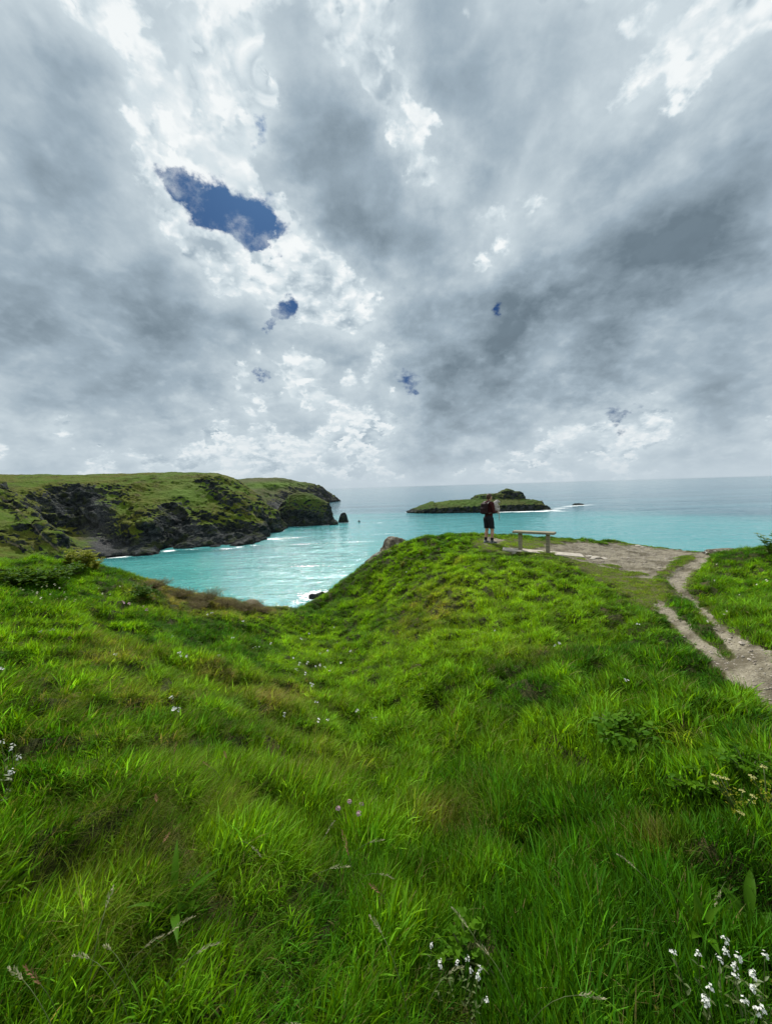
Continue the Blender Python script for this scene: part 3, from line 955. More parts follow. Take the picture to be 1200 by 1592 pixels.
def water_mat():
    mt, g = material('sea_water')
    P = g.geo()
    x, y, z = g.sep(P)
    dist = g.vm('LENGTH', g.comb(x, y, 0.0))
    n = g.noise(g.vm('MULTIPLY', P, (0.6, 1.6, 1.0)), 0.004, 5, 0.55)
    n2 = g.noise(g.vm('MULTIPLY', P, (0.5, 1.5, 1.0)), 0.02, 5, 0.6)
    dd = dist + (n - 0.5) * 420.0 + (n2 - 0.5) * 120.0 + x * 0.10
    shallow = g.mix(g.sm(n2, 0.35, 0.65), (0.050, 0.275, 0.258), (0.080, 0.330, 0.308))
    mid = (0.058, 0.285, 0.300)
    deep = g.mix(g.sm(g.noise(g.vm('MULTIPLY', P, (0.16, 1.5, 1.0)), 0.006, 6, 0.65), 0.38, 0.62), (0.026, 0.105, 0.150), (0.062, 0.190, 0.235))
    col = g.mix(g.sm(dd, 230.0, 420.0), shallow, mid)
    col = g.mix(g.sm(dd, 540.0, 800.0), col, deep)
    # darker, deeper green water over rock at the foot of the cliffs
    col = g.mix(g.attr('kelp') * g.sm(n2, 0.3, 0.6), col, (0.012, 0.13, 0.135))
    w1 = g.noise(g.vm('MULTIPLY', P, (0.55, 1.0, 1.0)), 0.9, 3, 0.6)
    w2 = g.noise(g.vm('MULTIPLY', P, (0.6, 1.0, 1.0)), 0.16, 4, 0.6)
    w3 = g.noise(g.vm('MULTIPLY', P, (0.4, 1.0, 1.0)), 0.03, 4, 0.6)
    fade = g.sm(dist, 200.0, 3000.0, 1.0, 0.9)
    w0 = g.noise(g.vm('MULTIPLY', P, (0.8, 1.0, 1.0)), 1.9, 2, 0.6)
    w4 = g.noise(g.vm('MULTIPLY', P, (0.22, 1.0, 1.0)), 0.011, 5, 0.65)
    b = g.bump(w4 * 14.0 * g.sm(dist, 350.0, 900.0) + w0 * 0.34 + w1 * 0.45 + w2 * 1.5 + w3 * 3.0, g.m('MULTIPLY', fade, 0.56), 1.0)
    fn = g.noise(P, 0.55, 6, 0.65)
    lace = g.m('ABSOLUTE', g.noise(P, 0.33, 5, 0.6) - 0.5)
    fm = g.sm(g.attr('foam') + (fn - 0.5) * 1.3 - lace * 0.9, 0.10, 0.34)
    caps = g.sm(g.noise(g.vm('MULTIPLY', P, (0.45, 1.4, 1.0)), 0.16, 6, 0.7), 0.735, 0.765) * g.sm(dist, 1600.0, 300.0)
    fm = g.m('MAXIMUM', fm, caps * 0.7)
    wat = g.bsdf(Base_Color=col, Roughness=0.07, IOR=1.33, Specular_IOR_Level=0.5, Normal=b)
    foam = g.bsdf(Base_Color=(0.80, 0.83, 0.83), Roughness=0.9, Specular_IOR_Level=0.1)
    mx = g.node('ShaderNodeMixShader')
    g.put(mx.inputs[0], fm)
    g.nt.links.new(wat.k, mx.inputs[1])
    g.nt.links.new(foam.k, mx.inputs[2])
    g.out(E(g, mx.outputs[0]))
    return mt


kelp = np.zeros(X.shape)
for (u, v, a, b, k) in [(200, 868, 30, 12, .8), (290, 858, 40, 16, .9), (350, 856, 30, 14, .8), (395, 851, 20, 12, .8), (250, 866, 20, 12, .6), (500, 822, 50, 14, .5), (440, 825, 20, 16, .4), (536, 814, 12, 10, .5), (492, 927, 9, 9, .4)]:
    p = at_sea(u, v)
    kelp = np.maximum(kelp, k * np.exp(-((X - p[0]) / a) ** 2 - ((Y - p[1]) / b) ** 2))
o = mesh_np('sea', np.stack([X, Y, Z], -1).reshape(-1, 3), gridF(len(rr), len(az)), water_mat(), None, True, {'foam': fo.ravel(), 'kelp': kelp.ravel()})
tag(o, kind='structure')


# ------------------------------------------------------------------ grass
def grass_mat():
    mt, g = material('grass_blades')
    tint = g.attr('tint', 'INSTANCER', 'Color')
    b = g.attr('bl')
    hsv = g.node('ShaderNodeHueSaturation')
    g.put(hsv.inputs['Hue'], g.sm(b, 0.0, 1.0, 0.485, 0.512, lin=True))
    g.put(hsv.inputs['Saturation'], g.sm(b, 0.0, 1.0, 1.05, 0.92, lin=True))
    g.put(hsv.inputs['Value'], g.sm(b, 0.0, 1.0, 0.40, 1.75, lin=True))
    g.put(hsv.inputs['Color'], tint)
    col = E(g, hsv.outputs[0])
    # some blades are dead straw
    col = g.mix(g.attr('dry'), col, (0.30, 0.235, 0.10))
    pr = g.bsdf(Base_Color=col, Roughness=0.55, Specular_IOR_Level=0.05)
    tr = g.node('ShaderNodeBsdfTranslucent')
    g.put(tr.inputs[0], g.mix(1.0, g.vm('SCALE', col, 1.7), (1.0, 1.0, 0.45), 'MULTIPLY'))
    mx = g.node('ShaderNodeMixShader')
    mx.inputs[0].default_value = 0.45
    g.nt.links.new(pr.k, mx.inputs[1])
    g.nt.links.new(tr.outputs[0], mx.inputs[2])
    g.out(E(g, mx.outputs[0]))
    return mt


GM = grass_mat()
TUFTS = bpy.data.collections.new('tufts')
ntuft = 0


def tuft(n, L, rad, w, lean, curl, lean_dir=0.0, dryf=0.06, seg=4, spread=1.0, rng=RNG):
    """n blades rooted in a disc; L length, lean radians from upright, curl bend along the blade; combed towards +x"""
    global ntuft
    q = rng.random(n) * 2 * np.pi
    r = rad * np.sqrt(rng.random(n))
    root = np.stack([r * np.cos(q), r * np.sin(q), np.zeros(n)], 1)
    az_ = rng.normal(0, 0.75 * spread, n) + np.where(rng.random(n) < 0.25, q, 0)
    Ls = L * (0.45 + 0.75 * rng.random(n)) * (1 - 0.35 * (r / rad) ** 2)
    th0 = np.abs(rng.normal(lean * 0.55, 0.22, n))
    kap = curl * (0.4 + 1.1 * rng.random(n))
    ws = w * (0.6 + 0.8 * rng.random(n))
    pts = [root]
    for i in range(seg):
        th = th0 + kap * ((i + 0.6) / seg) ** 1.3
        st = np.stack([np.sin(th) * np.cos(az_), np.sin(th) * np.sin(az_), np.cos(th)], 1) * (Ls / seg)[:, None]
        pts.append(pts[-1] + st)
    side = np.stack([-np.sin(az_), np.cos(az_), np.zeros(n)], 1)
    tw = rng.normal(0, 0.5, n)
    fwd = np.stack([np.cos(az_), np.sin(az_), np.zeros(n)], 1)
    side = side * np.cos(tw)[:, None] + fwd * np.sin(tw)[:, None]
    prof = [0.75, 1.0, 0.9, 0.62, 0.06] if seg == 4 else list(np.linspace(1, 0.08, seg + 1))
    V = np.zeros((n, seg + 1, 2, 3))
    for i in range(seg + 1):
        V[:, i, 0] = pts[i] - side * (ws * prof[i] / 2)[:, None]
        V[:, i, 1] = pts[i] + side * (ws * prof[i] / 2)[:, None]
    k = (seg + 1) * 2
    a = np.arange(n)[:, None] * k + np.arange(seg)[None] * 2
    F = np.stack([a, a + 1, a + 3, a + 2], -1).reshape(-1, 4)
    bl = np.repeat(rng.random(n), k)
    dry = np.repeat(np.where(rng.random(n) < dryf, 0.5 + 0.5 * rng.random(n), 0.0), k)
    o = mesh_np('tuft_%03d' % ntuft, V.reshape(-1, 3), F, GM, None, True, {'bl': bl, 'dry': dry}, link=False)
    TUFTS.objects.link(o)
    ntuft += 1
    return ntuft - 1


# kinds of tuft: fine fescue, broad meadow grass, short turf, dry straw; each for near, middle and far
KIND = {}
for lod, (wk, nk) in enumerate(((1.2, 0.8), (1.9, 0.62), (2.7, 0.5))):
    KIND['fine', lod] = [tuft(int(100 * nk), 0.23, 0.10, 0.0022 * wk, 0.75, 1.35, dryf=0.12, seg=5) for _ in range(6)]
    KIND['broad', lod] = [tuft(int(62 * nk), 0.19, 0.085, (0.0058, 0.0050, 0.0044)[lod] * wk, (0.40, 0.50, 0.60)[lod], (0.65, 0.85, 1.05)[lod], dryf=0.02) for _ in range(7)]
    KIND['short', lod] = [tuft(int(120 * nk), 0.075, 0.13, 0.0036 * wk, 0.8, 0.7, dryf=0.08, seg=3) for _ in range(4)]
    KIND['dry', lod] = [tuft(int(85 * nk), 0.17, 0.10, 0.0026 * wk, 0.9, 1.2, dryf=0.55, seg=4) for _ in range(4)]
    KIND['clump', lod] = [tuft(int(80 * nk), 0.25, 0.06, 0.0052 * wk, 0.6, 1.25, dryf=0.03, spread=2.2, seg=5) for _ in range(4)]

# how the sward varies over the slope, cloud shade and sunlit ground painted in too: (photo px, photo py, radius px x, y, amount), fixed to the ground once
DRYP = [(430, 1075, 50, 26, .9), (690, 935, 40, 30, .75), (240, 1070, 55, 22, .5), (690, 1280, 45, 22, .9), (230, 1300, 70, 35, .6), (170, 1010, 60, 20, .55), (380, 1250, 40, 26, .5), (1040, 1305, 40, 20, .6), (330, 925, 85, 20, 1.6), (390, 938, 45, 14, 1.5),
        (260, 908, 45, 14, 1.4), (90, 1370, 70, 40, .5), (900, 870, 60, 10, .3), (1080, 1145, 24, 14, .7), (640, 970, 30, 20, .5), (560, 1190, 60, 18, .45), (240, 1150, 60, 18, .5), (1010, 910, 40, 14, .45), (820, 1010, 50, 16, .35), (1095, 945, 14, 14, .6)]
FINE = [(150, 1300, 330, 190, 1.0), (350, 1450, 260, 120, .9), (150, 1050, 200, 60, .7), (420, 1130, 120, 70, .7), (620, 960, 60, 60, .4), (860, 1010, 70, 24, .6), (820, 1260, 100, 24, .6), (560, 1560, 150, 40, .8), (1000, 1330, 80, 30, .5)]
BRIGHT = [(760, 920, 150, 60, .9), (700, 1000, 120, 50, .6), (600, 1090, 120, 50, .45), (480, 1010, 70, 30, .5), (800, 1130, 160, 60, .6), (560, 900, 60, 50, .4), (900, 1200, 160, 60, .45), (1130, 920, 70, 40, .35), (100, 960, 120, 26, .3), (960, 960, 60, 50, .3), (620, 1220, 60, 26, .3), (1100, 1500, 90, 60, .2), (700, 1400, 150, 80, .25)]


def scatter(n, pts):
    x, y = pts
    z = bil(ZZ, x, y)
    ed = bil(ED, x, y)
    dm, sm = bil(DM, x, y), bil(SM, x, y)
    u, v = project(np.stack([x, y, z + 0.08], -1))
    front = y > 0.4
    N1 = fbm(x * 0.9, y * 0.9, 11.0, 4)
    N2 = fbm(x * 2.3, y * 2.3, 21.0, 3)
    N3 = fbm(x * 0.35, y * 0.35, 31.0, 3)
    gz = lambda L: np.where(front, gauss(u + N2 * 30, v + N1 * 18, L), 0.0)
    dry = np.clip(gz(DRYP) * (0.65 + 1.0 * N2) + sst(N1 + N3 * 0.6, 0.38, 0.66) * 0.4, 0, 1)
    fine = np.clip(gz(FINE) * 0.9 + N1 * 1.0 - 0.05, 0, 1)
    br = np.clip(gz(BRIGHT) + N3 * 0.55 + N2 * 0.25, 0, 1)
    keep = (ed > -1.6) & (RNG.random(len(x)) > sst(dm, 0.08, 0.55) * 1.02)
    keep &= ~((sm > 0.5) & (RNG.random(len(x)) < 0.1))
    x, y, z, ed, dm, sm, dry, fine, br, N1, N2, N3 = (q[keep] for q in (x, y, z, ed, dm, sm, dry, fine, br, N1, N2, N3))
    n = len(x)
    r = np.hypot(x, y)
    lod = (r + RNG.normal(0, 0.4, n) > 3.2).astype(int) + (r + RNG.normal(0, 0.8, n) > 7.5).astype(int)
    kind = np.full(n, 'broad', object)
    q = RNG.random(n)
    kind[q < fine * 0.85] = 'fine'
    kind[(RNG.random(n) < 0.10 + 0.35 * sst(N2, 0.25, 0.5)) & (fine < 0.5)] = 'clump'
    kind[RNG.random(n) < dry * 0.85] = 'dry'
    kind[RNG.random(n) < sst(sm, 0.15, 0.6)] = 'short'
    idx = np.array([KIND[k, int(l)][int(t * len(KIND[k, int(l)]))] for k, l, t in zip(kind, lod, RNG.random(n))], int)
    # the wind has combed the grass to the right and away, in swirls
    wd = 0.25 + 2.4 * fbm(x * 0.22, y * 0.22, 41.0, 2) + 1.5 * fbm(x * 1.1, y * 1.1, 51.0, 2) + RNG.normal(0, 0.33, n)
    tilt = RNG.normal(0, 0.14, (n, 2))
    rot = np.stack([tilt[:, 0], tilt[:, 1] + 0.12, wd], 1)
    hgt = (0.90 + 0.85 * N1 + 0.8 * N2) * (0.85 + 0.3 * RNG.random(n))
    hgt = np.clip(hgt, 0.42, 1.5)
    hgt *= 1 - 0.45 * sst(sm, 0.02, 0.3) * (kind != 'short')
    hgt *= 1 - 0.45 * np.where(front[keep], gauss(u[keep], v[keep], [(320, 925, 90, 18, 1.2), (390, 938, 40, 14, 1.0), (255, 908, 40, 12, 1.0)]), 0)
    hgt *= np.where(ed < 0.6, 0.75, 1.0) * np.where(kind == 'short', 0.9, 1.0)
    hgt *= 1 - 0.28 * sst(r, 3.0, 7.0)
    wid = np.clip(hgt, 0.72, 1.3)
    scl = np.stack([wid, wid, hgt], 1)
    # colours of the living sward, with the lit and cloud-shaded slope tinted in
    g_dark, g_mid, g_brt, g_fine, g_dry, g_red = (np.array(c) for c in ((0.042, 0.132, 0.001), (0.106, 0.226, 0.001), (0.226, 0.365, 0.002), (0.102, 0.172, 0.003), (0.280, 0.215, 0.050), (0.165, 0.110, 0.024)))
    f = lambda t, a, b: a + (b - a) * t[:, None]
    c = f(sst(N3 + 0.9 * N2 + RNG.normal(0, 0.12, n), -0.30, 0.30), g_dark, g_mid)
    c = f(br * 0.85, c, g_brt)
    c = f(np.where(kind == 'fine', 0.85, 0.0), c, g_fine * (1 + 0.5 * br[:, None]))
    dc = f(sst(N1 - N3, -0.1, 0.4), g_dry[None], g_red[None])
    dt = np.clip(dry * 0.75 + np.where(kind == 'dry', 0.2, 0) + sst(sm, 0.2, 0.8) * 0.12, 0, 0.9)[:, None]
    c = c * (1 - dt) + dc * dt
    c *= (0.62 + 0.76 * RNG.random(n) + 0.55 * N2)[:, None]
    c = f(sst(sm, 0.2, 0.8) * 0.55, c, np.array((0.135, 0.215, 0.012)))
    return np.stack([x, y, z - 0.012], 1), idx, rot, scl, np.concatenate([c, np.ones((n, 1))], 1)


def ring(r0, r1, dens, a0=-180, a1=180):
    area = math.pi * (r1 ** 2 - r0 ** 2) * (a1 - a0) / 360
    n = int(area * dens)
    r = np.sqrt(r0 ** 2 + (r1 ** 2 - r0 ** 2) * RNG.random(n))
    a = np.radians(a0 + (a1 - a0) * RNG.random(n))
    return r * np.sin(a), r * np.cos(a)


parts = []
for r0, r1, dn, a0, a1 in ((0.35, 3.4, 330, -62, 62), (3.4, 8.0, 240, -60, 60), (8.0, 19.0, 190, -56, 56), (0.35, 5, 90, 62, 298), (5, 14, 40, 62, 298), (8, 24, 30, -90, -56), (8, 26, 30, 56, 90), (19, 40, 10, -90, 90)):
    p = ring(r0, r1, dn, a0, a1)
    parts.append(scatter(len(p[0]), p))
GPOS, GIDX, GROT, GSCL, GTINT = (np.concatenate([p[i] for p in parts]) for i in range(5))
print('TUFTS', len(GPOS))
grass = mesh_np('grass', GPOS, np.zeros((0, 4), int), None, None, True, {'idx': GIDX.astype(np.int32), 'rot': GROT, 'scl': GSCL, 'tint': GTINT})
tag(grass, 'long wind-combed green and straw-flecked grass over the cliff top', kind='stuff')


def scatter_modifier(ob, coll):
    ng = bpy.data.node_groups.new('scatter', 'GeometryNodeTree')
    ng.interface.new_socket('Geometry', in_out='INPUT', socket_type='NodeSocketGeometry')
    ng.interface.new_socket('Geometry', in_out='OUTPUT', socket_type='NodeSocketGeometry')
    N = ng.nodes.new
    gi, go, ip, ci = N('NodeGroupInput'), N('NodeGroupOutput'), N('GeometryNodeInstanceOnPoints'), N('GeometryNodeCollectionInfo')
    ci.inputs[0].default_value = coll
    ci.inputs['Separate Children'].default_value = True
    ci.inputs['Reset Children'].default_value = True
    ip.inputs['Pick Instance'].default_value = True

    def na(t, n):
        q = N('GeometryNodeInputNamedAttribute')
        q.data_type = t
        q.inputs[0].default_value = n
        return q.outputs[0]
    L = ng.links.new
    L(gi.outputs[0], ip.inputs['Points'])
    L(ci.outputs[0], ip.inputs['Instance'])
    L(na('INT', 'idx'), ip.inputs['Instance Index'])
    e2r = N('FunctionNodeEulerToRotation')
    L(na('FLOAT_VECTOR', 'rot'), e2r.inputs[0])
    L(e2r.outputs[0], ip.inputs['Rotation'])
    L(na('FLOAT_VECTOR', 'scl'), ip.inputs['Scale'])
    L(ip.outputs[0], go.inputs[0])
    md = ob.modifiers.new('scatter', 'NODES')
    md.node_group = ng


scatter_modifier(grass, TUFTS)


# ------------------------------------------------------------------ smooth bodies from distance fields
class SDF:
    def __init__(s, lo, hi, h):
        s.lo, s.h = np.array(lo, float), h
        s.n = np.ceil((np.array(hi, float) - s.lo) / h).astype(int) + 1
        s.d = np.full(s.n, 1.0, np.float32)

    def _blk(s, lo, hi):
        a = np.clip(np.floor((lo - s.lo) / s.h).astype(int), 0, s.n)
        b = np.clip(np.ceil((hi - s.lo) / s.h).astype(int) + 1, 0, s.n)
        g = np.meshgrid(*[s.lo[i] + s.h * np.arange(a[i], b[i]) for i in range(3)], indexing='ij')
        return tuple(slice(a[i], b[i]) for i in range(3)), np.stack(g, -1)

    def _mix(s, sl, d, k):
        e = s.d[sl]
        if k <= 0:
            s.d[sl] = np.minimum(e, d)
        else:
            h = np.clip(0.5 + 0.5 * (e - d) / k, 0, 1)
            s.d[sl] = e + (d - e) * h - k * h * (1 - h)

    def cap(s, a, b, ra, rb=None, k=0.03, flat=None):
        rb = ra if rb is None else rb
        a, b = np.array(a, float), np.array(b, float)
        pad = max(ra, rb) + k + 3 * s.h + 0.06
        sl, P = s._blk(np.minimum(a, b) - pad, np.maximum(a, b) + pad)
        ab = b - a
        q = P - a
        t = np.clip((q @ ab) / (ab @ ab + 1e-12), 0, 1)
        w = q - t[..., None] * ab
        if flat is not None:            # (axis vector, factor): flattened section
            ax, fc = np.array(flat[0], float), flat[1]
            ax /= np.linalg.norm(ax)
            c = w @ ax
            w = w + (c * (fc - 1))[..., None] * ax
        s._mix(sl, np.linalg.norm(w, axis=-1) - (ra + (rb - ra) * t), k)
        return s

    def chain(s, pts, rads, k=0.03, flat=None):
        for i in range(len(pts) - 1):
            s.cap(pts[i], pts[i + 1], rads[i], rads[i + 1], k, flat)
        return s

    def ell(s, c, r, k=0.03):
        c, r = np.array(c, float), np.array(r, float)
        sl, P = s._blk(c - r - k - 0.06, c + r + k + 0.06)
        q = (P - c) / r
        ln = np.linalg.norm(q, axis=-1)
        g = np.linalg.norm(q / r, axis=-1)
        s._mix(sl, np.where(g > 1e-6, ln * (ln - 1) / np.maximum(g, 1e-6), -r.min()), k)
        return s

    def rbox(s, c, hs, rd, k=0.02, rot=None):
        c, hs = np.array(c, float), np.array(hs, float)
        pad = np.linalg.norm(hs) + rd + k + 0.05
        sl, P = s._blk(c - pad, c + pad)
        q = P - c
        if rot is not None:
            q = q @ np.array(rot)
        q = np.abs(q) - hs + rd
        d = np.linalg.norm(np.maximum(q, 0), axis=-1) + np.minimum(q.max(-1), 0) - rd
        s._mix(sl, d, k)
        return s

    def cut(s, nrm, off):
        """keep the side where p . nrm < off"""
        _, P = s._blk(s.lo - 1, s.lo + s.n * s.h + 1)
        s.d = np.maximum(s.d, (P @ np.array(nrm, float) - off).astype(np.float32))
        return s

    def noise(s, f, a):
        _, P = s._blk(s.lo - 1, s.lo + s.n * s.h + 1)
        m = np.abs(s.d) < 0.05
        Q = P[m]
        s.d[m] += (fbm(Q[:, 0] * f, Q[:, 1] * f, Q[:, 2] * f, 3) * a).astype(np.float32)
        return s

    def mesh(s):
        d = s.d
        sg = d < 0
        n = np.array(d.shape) - 1
        c = np.zeros(tuple(n), np.int8)
        for i in (0, 1):
            for j in (0, 1):
                for k in (0, 1):
                    c += sg[i:n[0] + i, j:n[1] + j, k:n[2] + k]
        act = (c > 0) & (c < 8)
        I = np.argwhere(act)
        idx = np.full(tuple(n), -1)
        idx[act] = np.arange(len(I))
        acc, cnt = np.zeros((len(I), 3)), np.zeros(len(I))
        cor = [(i, j, k) for i in (0, 1) for j in (0, 1) for k in (0, 1)]
        for p in cor:
            for q in cor:
                if sum(abs(a - b) for a, b in zip(p, q)) == 1 and p < q:
                    A = d[I[:, 0] + p[0], I[:, 1] + p[1], I[:, 2] + p[2]]
                    B = d[I[:, 0] + q[0], I[:, 1] + q[1], I[:, 2] + q[2]]
                    x = (A < 0) != (B < 0)
                    t = np.where(x, A / np.where(x, A - B, 1), 0)
                    acc += x[:, None] * (np.array(p) + t[:, None] * (np.array(q) - np.array(p)))
                    cnt += x
        V = s.lo + s.h * (I + acc / cnt[:, None])
        Fs = []
        for ax in range(3):
            e1, e2 = [(1, 2), (2, 0), (0, 1)][ax]
            sl0 = [slice(1, n[q]) for q in range(3)]
            sl0[ax] = slice(0, n[ax])
            sl1 = list(sl0)
            sl1[ax] = slice(1, n[ax] + 1)
            a, b = sg[tuple(sl0)], sg[tuple(sl1)]
            E_ = np.argwhere(a != b)
            if not len(E_):
                continue
            off = np.ones(3, int)
            off[ax] = 0
            fl = a[tuple(E_.T)]
            E_ = E_ + off
            u1, u2 = np.zeros(3, int), np.zeros(3, int)
            u1[e1], u2[e2] = 1, 1
            q = np.stack([idx[tuple((E_ - u1 - u2).T)], idx[tuple((E_ - u2).T)], idx[tuple(E_.T)], idx[tuple((E_ - u1).T)]], 1)
            q[~fl] = q[~fl][:, ::-1]
            Fs.append(q)
        return V, np.concatenate(Fs)

    def build(s, name, mat, parent):
        V, Fq = s.mesh()
        return mesh_np(name, V, Fq, mat, parent, True)


def rbox_mesh(mb, c, hs, bev, rot=None, a=0.0):
    """box with bevelled edges (24 corner points)"""
    c, hs = np.array(c, float), np.array(hs, float)
    V, ids = [], {}
    for sx in (-1, 1):
        for sy in (-1, 1):
            for sz in (-1, 1):
                for ax in range(3):
                    q = np.array([sx, sy, sz]) * hs
                    for o_ in range(3):
                        if o_ != ax:
                            q[o_] -= np.sign(q[o_]) * bev
                    ids[sx, sy, sz, ax] = len(V)
                    V.append(q)
    F = []
    for ax in range(3):
        o1, o2 = [(1, 2), (2, 0), (0, 1)][ax]
        for sg in (-1, 1):
            f = []
            for t1, t2 in ((-1, -1), (1, -1), (1, 1), (-1, 1)):
                k = [0, 0, 0]
                k[ax], k[o1], k[o2] = sg, t1, t2
                f.append(ids[(*k, ax)])
            F.append(f if sg > 0 else f[::-1])
        for t1 in (-1, 1):
            for t2 in (-1, 1):
                k0, k1 = [0, 0, 0], [0, 0, 0]
                k0[ax], k1[ax] = -1, 1
                for k in (k0, k1):
                    k[o1], k[o2] = t1, t2
                f = [ids[(*k0, o1)], ids[(*k1, o1)], ids[(*k1, o2)], ids[(*k0, o2)]]
                F.append(f if t1 * t2 > 0 else f[::-1])
    for sx in (-1, 1):
        for sy in (-1, 1):
            for sz in (-1, 1):
                f = [ids[sx, sy, sz, q] for q in range(3)]
                F.append(f if sx * sy * sz > 0 else f[::-1])
    V = np.array(V)
    if rot is not None:
        V = V @ np.array(rot).T
    mb.add(V + c, F, a)


def wood_mat():
    mt, g = material('weathered_wood')
    P = E(g, g.node('ShaderNodeTexCoord').outputs['Object'])
    n = g.noise(g.vm('MULTIPLY', P, (1.2, 14.0, 14.0)), 3.0, 6, 0.65)
    m = g.noise(P, 5.0, 4)
    col = g.mix(g.sm(n, 0.32, 0.7), (0.15, 0.13, 0.085), (0.34, 0.31, 0.225))
    col = g.mix(g.sm(m, 0.5, 0.7) * 0.6, col, (0.26, 0.28, 0.13))
    g.out(g.bsdf(Base_Color=col, Roughness=0.85, Specular_IOR_Level=0.2, Normal=g.bump(n, 0.6, 0.01)))
    return mt


# ------------------------------------------------------------------ bench and slab
WOOD = wood_mat()
CONC = simple('pale_slab', (0.34, 0.30, 0.25), (0.50, 0.46, 0.39), 6.0, 0.9, 0.6, 0.01, 0.1)
pl, pr = at(808.5, 855, 12.35), at(851.5, 857, 11.85)
pl[2] = bil(ZZ, pl[0], pl[1])
pr[2] = bil(ZZ, pr[0], pr[1])
mid = (pl + pr) / 2
rz = math.atan2(pr[1] - pl[1], pr[0] - pl[0])
span = math.hypot(pr[0] - pl[0], pr[1] - pl[1])
bz = min(pl[2], pr[2])
bench = tag(empty('bench', (mid[0], mid[1], bz), rz), 'backless wooden bench of one thick plank on two square posts, facing the sea', 'bench')
top = at(829, 826.3, mid[1])[2] - bz
mb = MB()
rbox_mesh(mb, (0, 0, top - 0.030), (span * 0.745, 0.16, 0.034), 0.008)
mb.build('seat', WOOD, bench, False)
for sx, pz in ((-1, pl[2]), (1, pr[2])):
    mb = MB()
    rbox_mesh(mb, (sx * span / 2, 0.0, (top - 0.064 + pz - bz - 0.2) / 2), (0.050, 0.065, (top - 0.064 - (pz - bz) + 0.2) / 2), 0.008)
    mb.build('leg', WOOD, bench, False)
sl_ = MB()
a0, a1 = at(781, 857, 12.5), at(906, 861, 11.75)
for q in (a0, a1):
    q[2] = bil(ZZ, q[0], q[1])
sc_ = (a0 + a1) / 2
tl = math.atan2(a1[2] - a0[2], math.hypot(*(a1 - a0)[:2]))
rzs = math.atan2(a1[1] - a0[1], a1[0] - a0[0])
slab = mesh_np('stone_slab', np.zeros((0, 3)), np.zeros((0, 4), int)) if False else None
mb = MB()
rbox_mesh(mb, (0, 0, -0.03), (np.linalg.norm(a1 - a0) / 2, 0.27, 0.07), 0.012)
slab = mb.build('stone_slab', CONC, None, False)
slab.location = tuple(sc_)
slab.rotation_euler = (0, -tl, rzs)
tag(slab, 'pale worn stone slab set flush in the ground under the bench', 'slab')

# ------------------------------------------------------------------ the walker
SKIN = simple('skin', (0.42, 0.24, 0.16), (0.50, 0.30, 0.21), 12, 0.55, 0.1, 0.002)
JKT = simple('maroon_jacket', (0.040, 0.008, 0.010), (0.065, 0.013, 0.014), 30, 0.8, 0.4, 0.006, 0.2)
SHT = simple('navy_shorts', (0.010, 0.012, 0.018), (0.020, 0.023, 0.031), 30, 0.85, 0.4, 0.006, 0.2)
BLK = simple('black_knit', (0.010, 0.010, 0.011), (0.018, 0.018, 0.02), 60, 0.9, 0.3, 0.003, 0.2)
SHO = simple('grey_shoe', (0.03, 0.031, 0.034), (0.22, 0.22, 0.23), 14, 0.7, 0.3, 0.003)
SOL = simple('shoe_sole', (0.30, 0.30, 0.29), (0.42, 0.42, 0.40), 20, 0.8)
HAIR = simple('brown_hair', (0.045, 0.025, 0.013), (0.085, 0.048, 0.024), 60, 0.6, 0.6, 0.006)
PACK = simple('pack_cloth', (0.012, 0.006, 0.007), (0.028, 0.009, 0.010), 20, 0.75, 0.3, 0.004, 0.25)
STRAP = simple('pale_strap', (0.16, 0.14, 0.13), (0.24, 0.21, 0.19), 40, 0.8)
FUR = simple('white_fur', (0.33, 0.30, 0.285), (0.55, 0.52, 0.49), 40, 0.9, 0.8, 0.008)
DARK = simple('dark_nose', (0.01, 0.009, 0.009), (0.02, 0.018, 0.018), 20, 0.4)
EYE = simple('eye_white', (0.7, 0.7, 0.68), (0.8, 0.8, 0.78), 20, 0.3)
pf = at(760, 843.5, 13.6)
pf[2] = bil(ZZ, pf[0], pf[1])
pv = np.array([0.0, 0.0, 0.0])
who = tag(empty('person', pf, R(-60)), 'walker in maroon jacket and dark shorts gazing out to sea, cradling a white dog', 'person')


def limb(a, b, c, ra, rb, rc, rd, S, k=0.02):
    """two tapering segments with a muscle belly on the lower one"""
    a, b, c = (np.array(q, float) for q in (a, b, c))
    S.cap(a, b, ra, rb, k)
    m = b + (c - b) * 0.33
    S.cap(b, m, rb * 0.96, rc, k)
    S.cap(m, c, rc, rd, k)


HIP = {1: (0.095, -0.005, 0.90), -1: (-0.095, 0.0, 0.90)}
KNEE = {1: (0.115, 0.045, 0.49), -1: (-0.115, 0.015, 0.49)}
ANK = {1: (0.125, 0.02, 0.09), -1: (-0.125, -0.045, 0.09)}
SHD = {1: (0.185, -0.015, 1.425), -1: (-0.185, -0.015, 1.425)}
ELB = {1: (0.242, 0.0, 1.135), -1: (-0.236, 0.035, 1.14)}
WRI = {1: (0.135, 0.235, 1.12), -1: (-0.075, 0.275, 1.235)}
B = SDF((-0.42, -0.36, -0.02), (0.42, 0.52, 1.80), 0.0075)
# trunk
B.cap((0, 0.0, 0.93), (0, 0.005, 1.06), 0.135, 0.125, 0.05, ((0, 1, 0), 1.28))
B.cap((0, 0.005, 1.06), (0, 0.01, 1.32), 0.125, 0.158, 0.06, ((0, 1, 0), 1.38))
B.cap((-0.13, -0.01, 1.405), (0.13, -0.01, 1.405), 0.075, 0.075, 0.06)
B.cap((0, -0.012, 1.42), (0, 0.012, 1.56), 0.062, 0.054, 0.04)
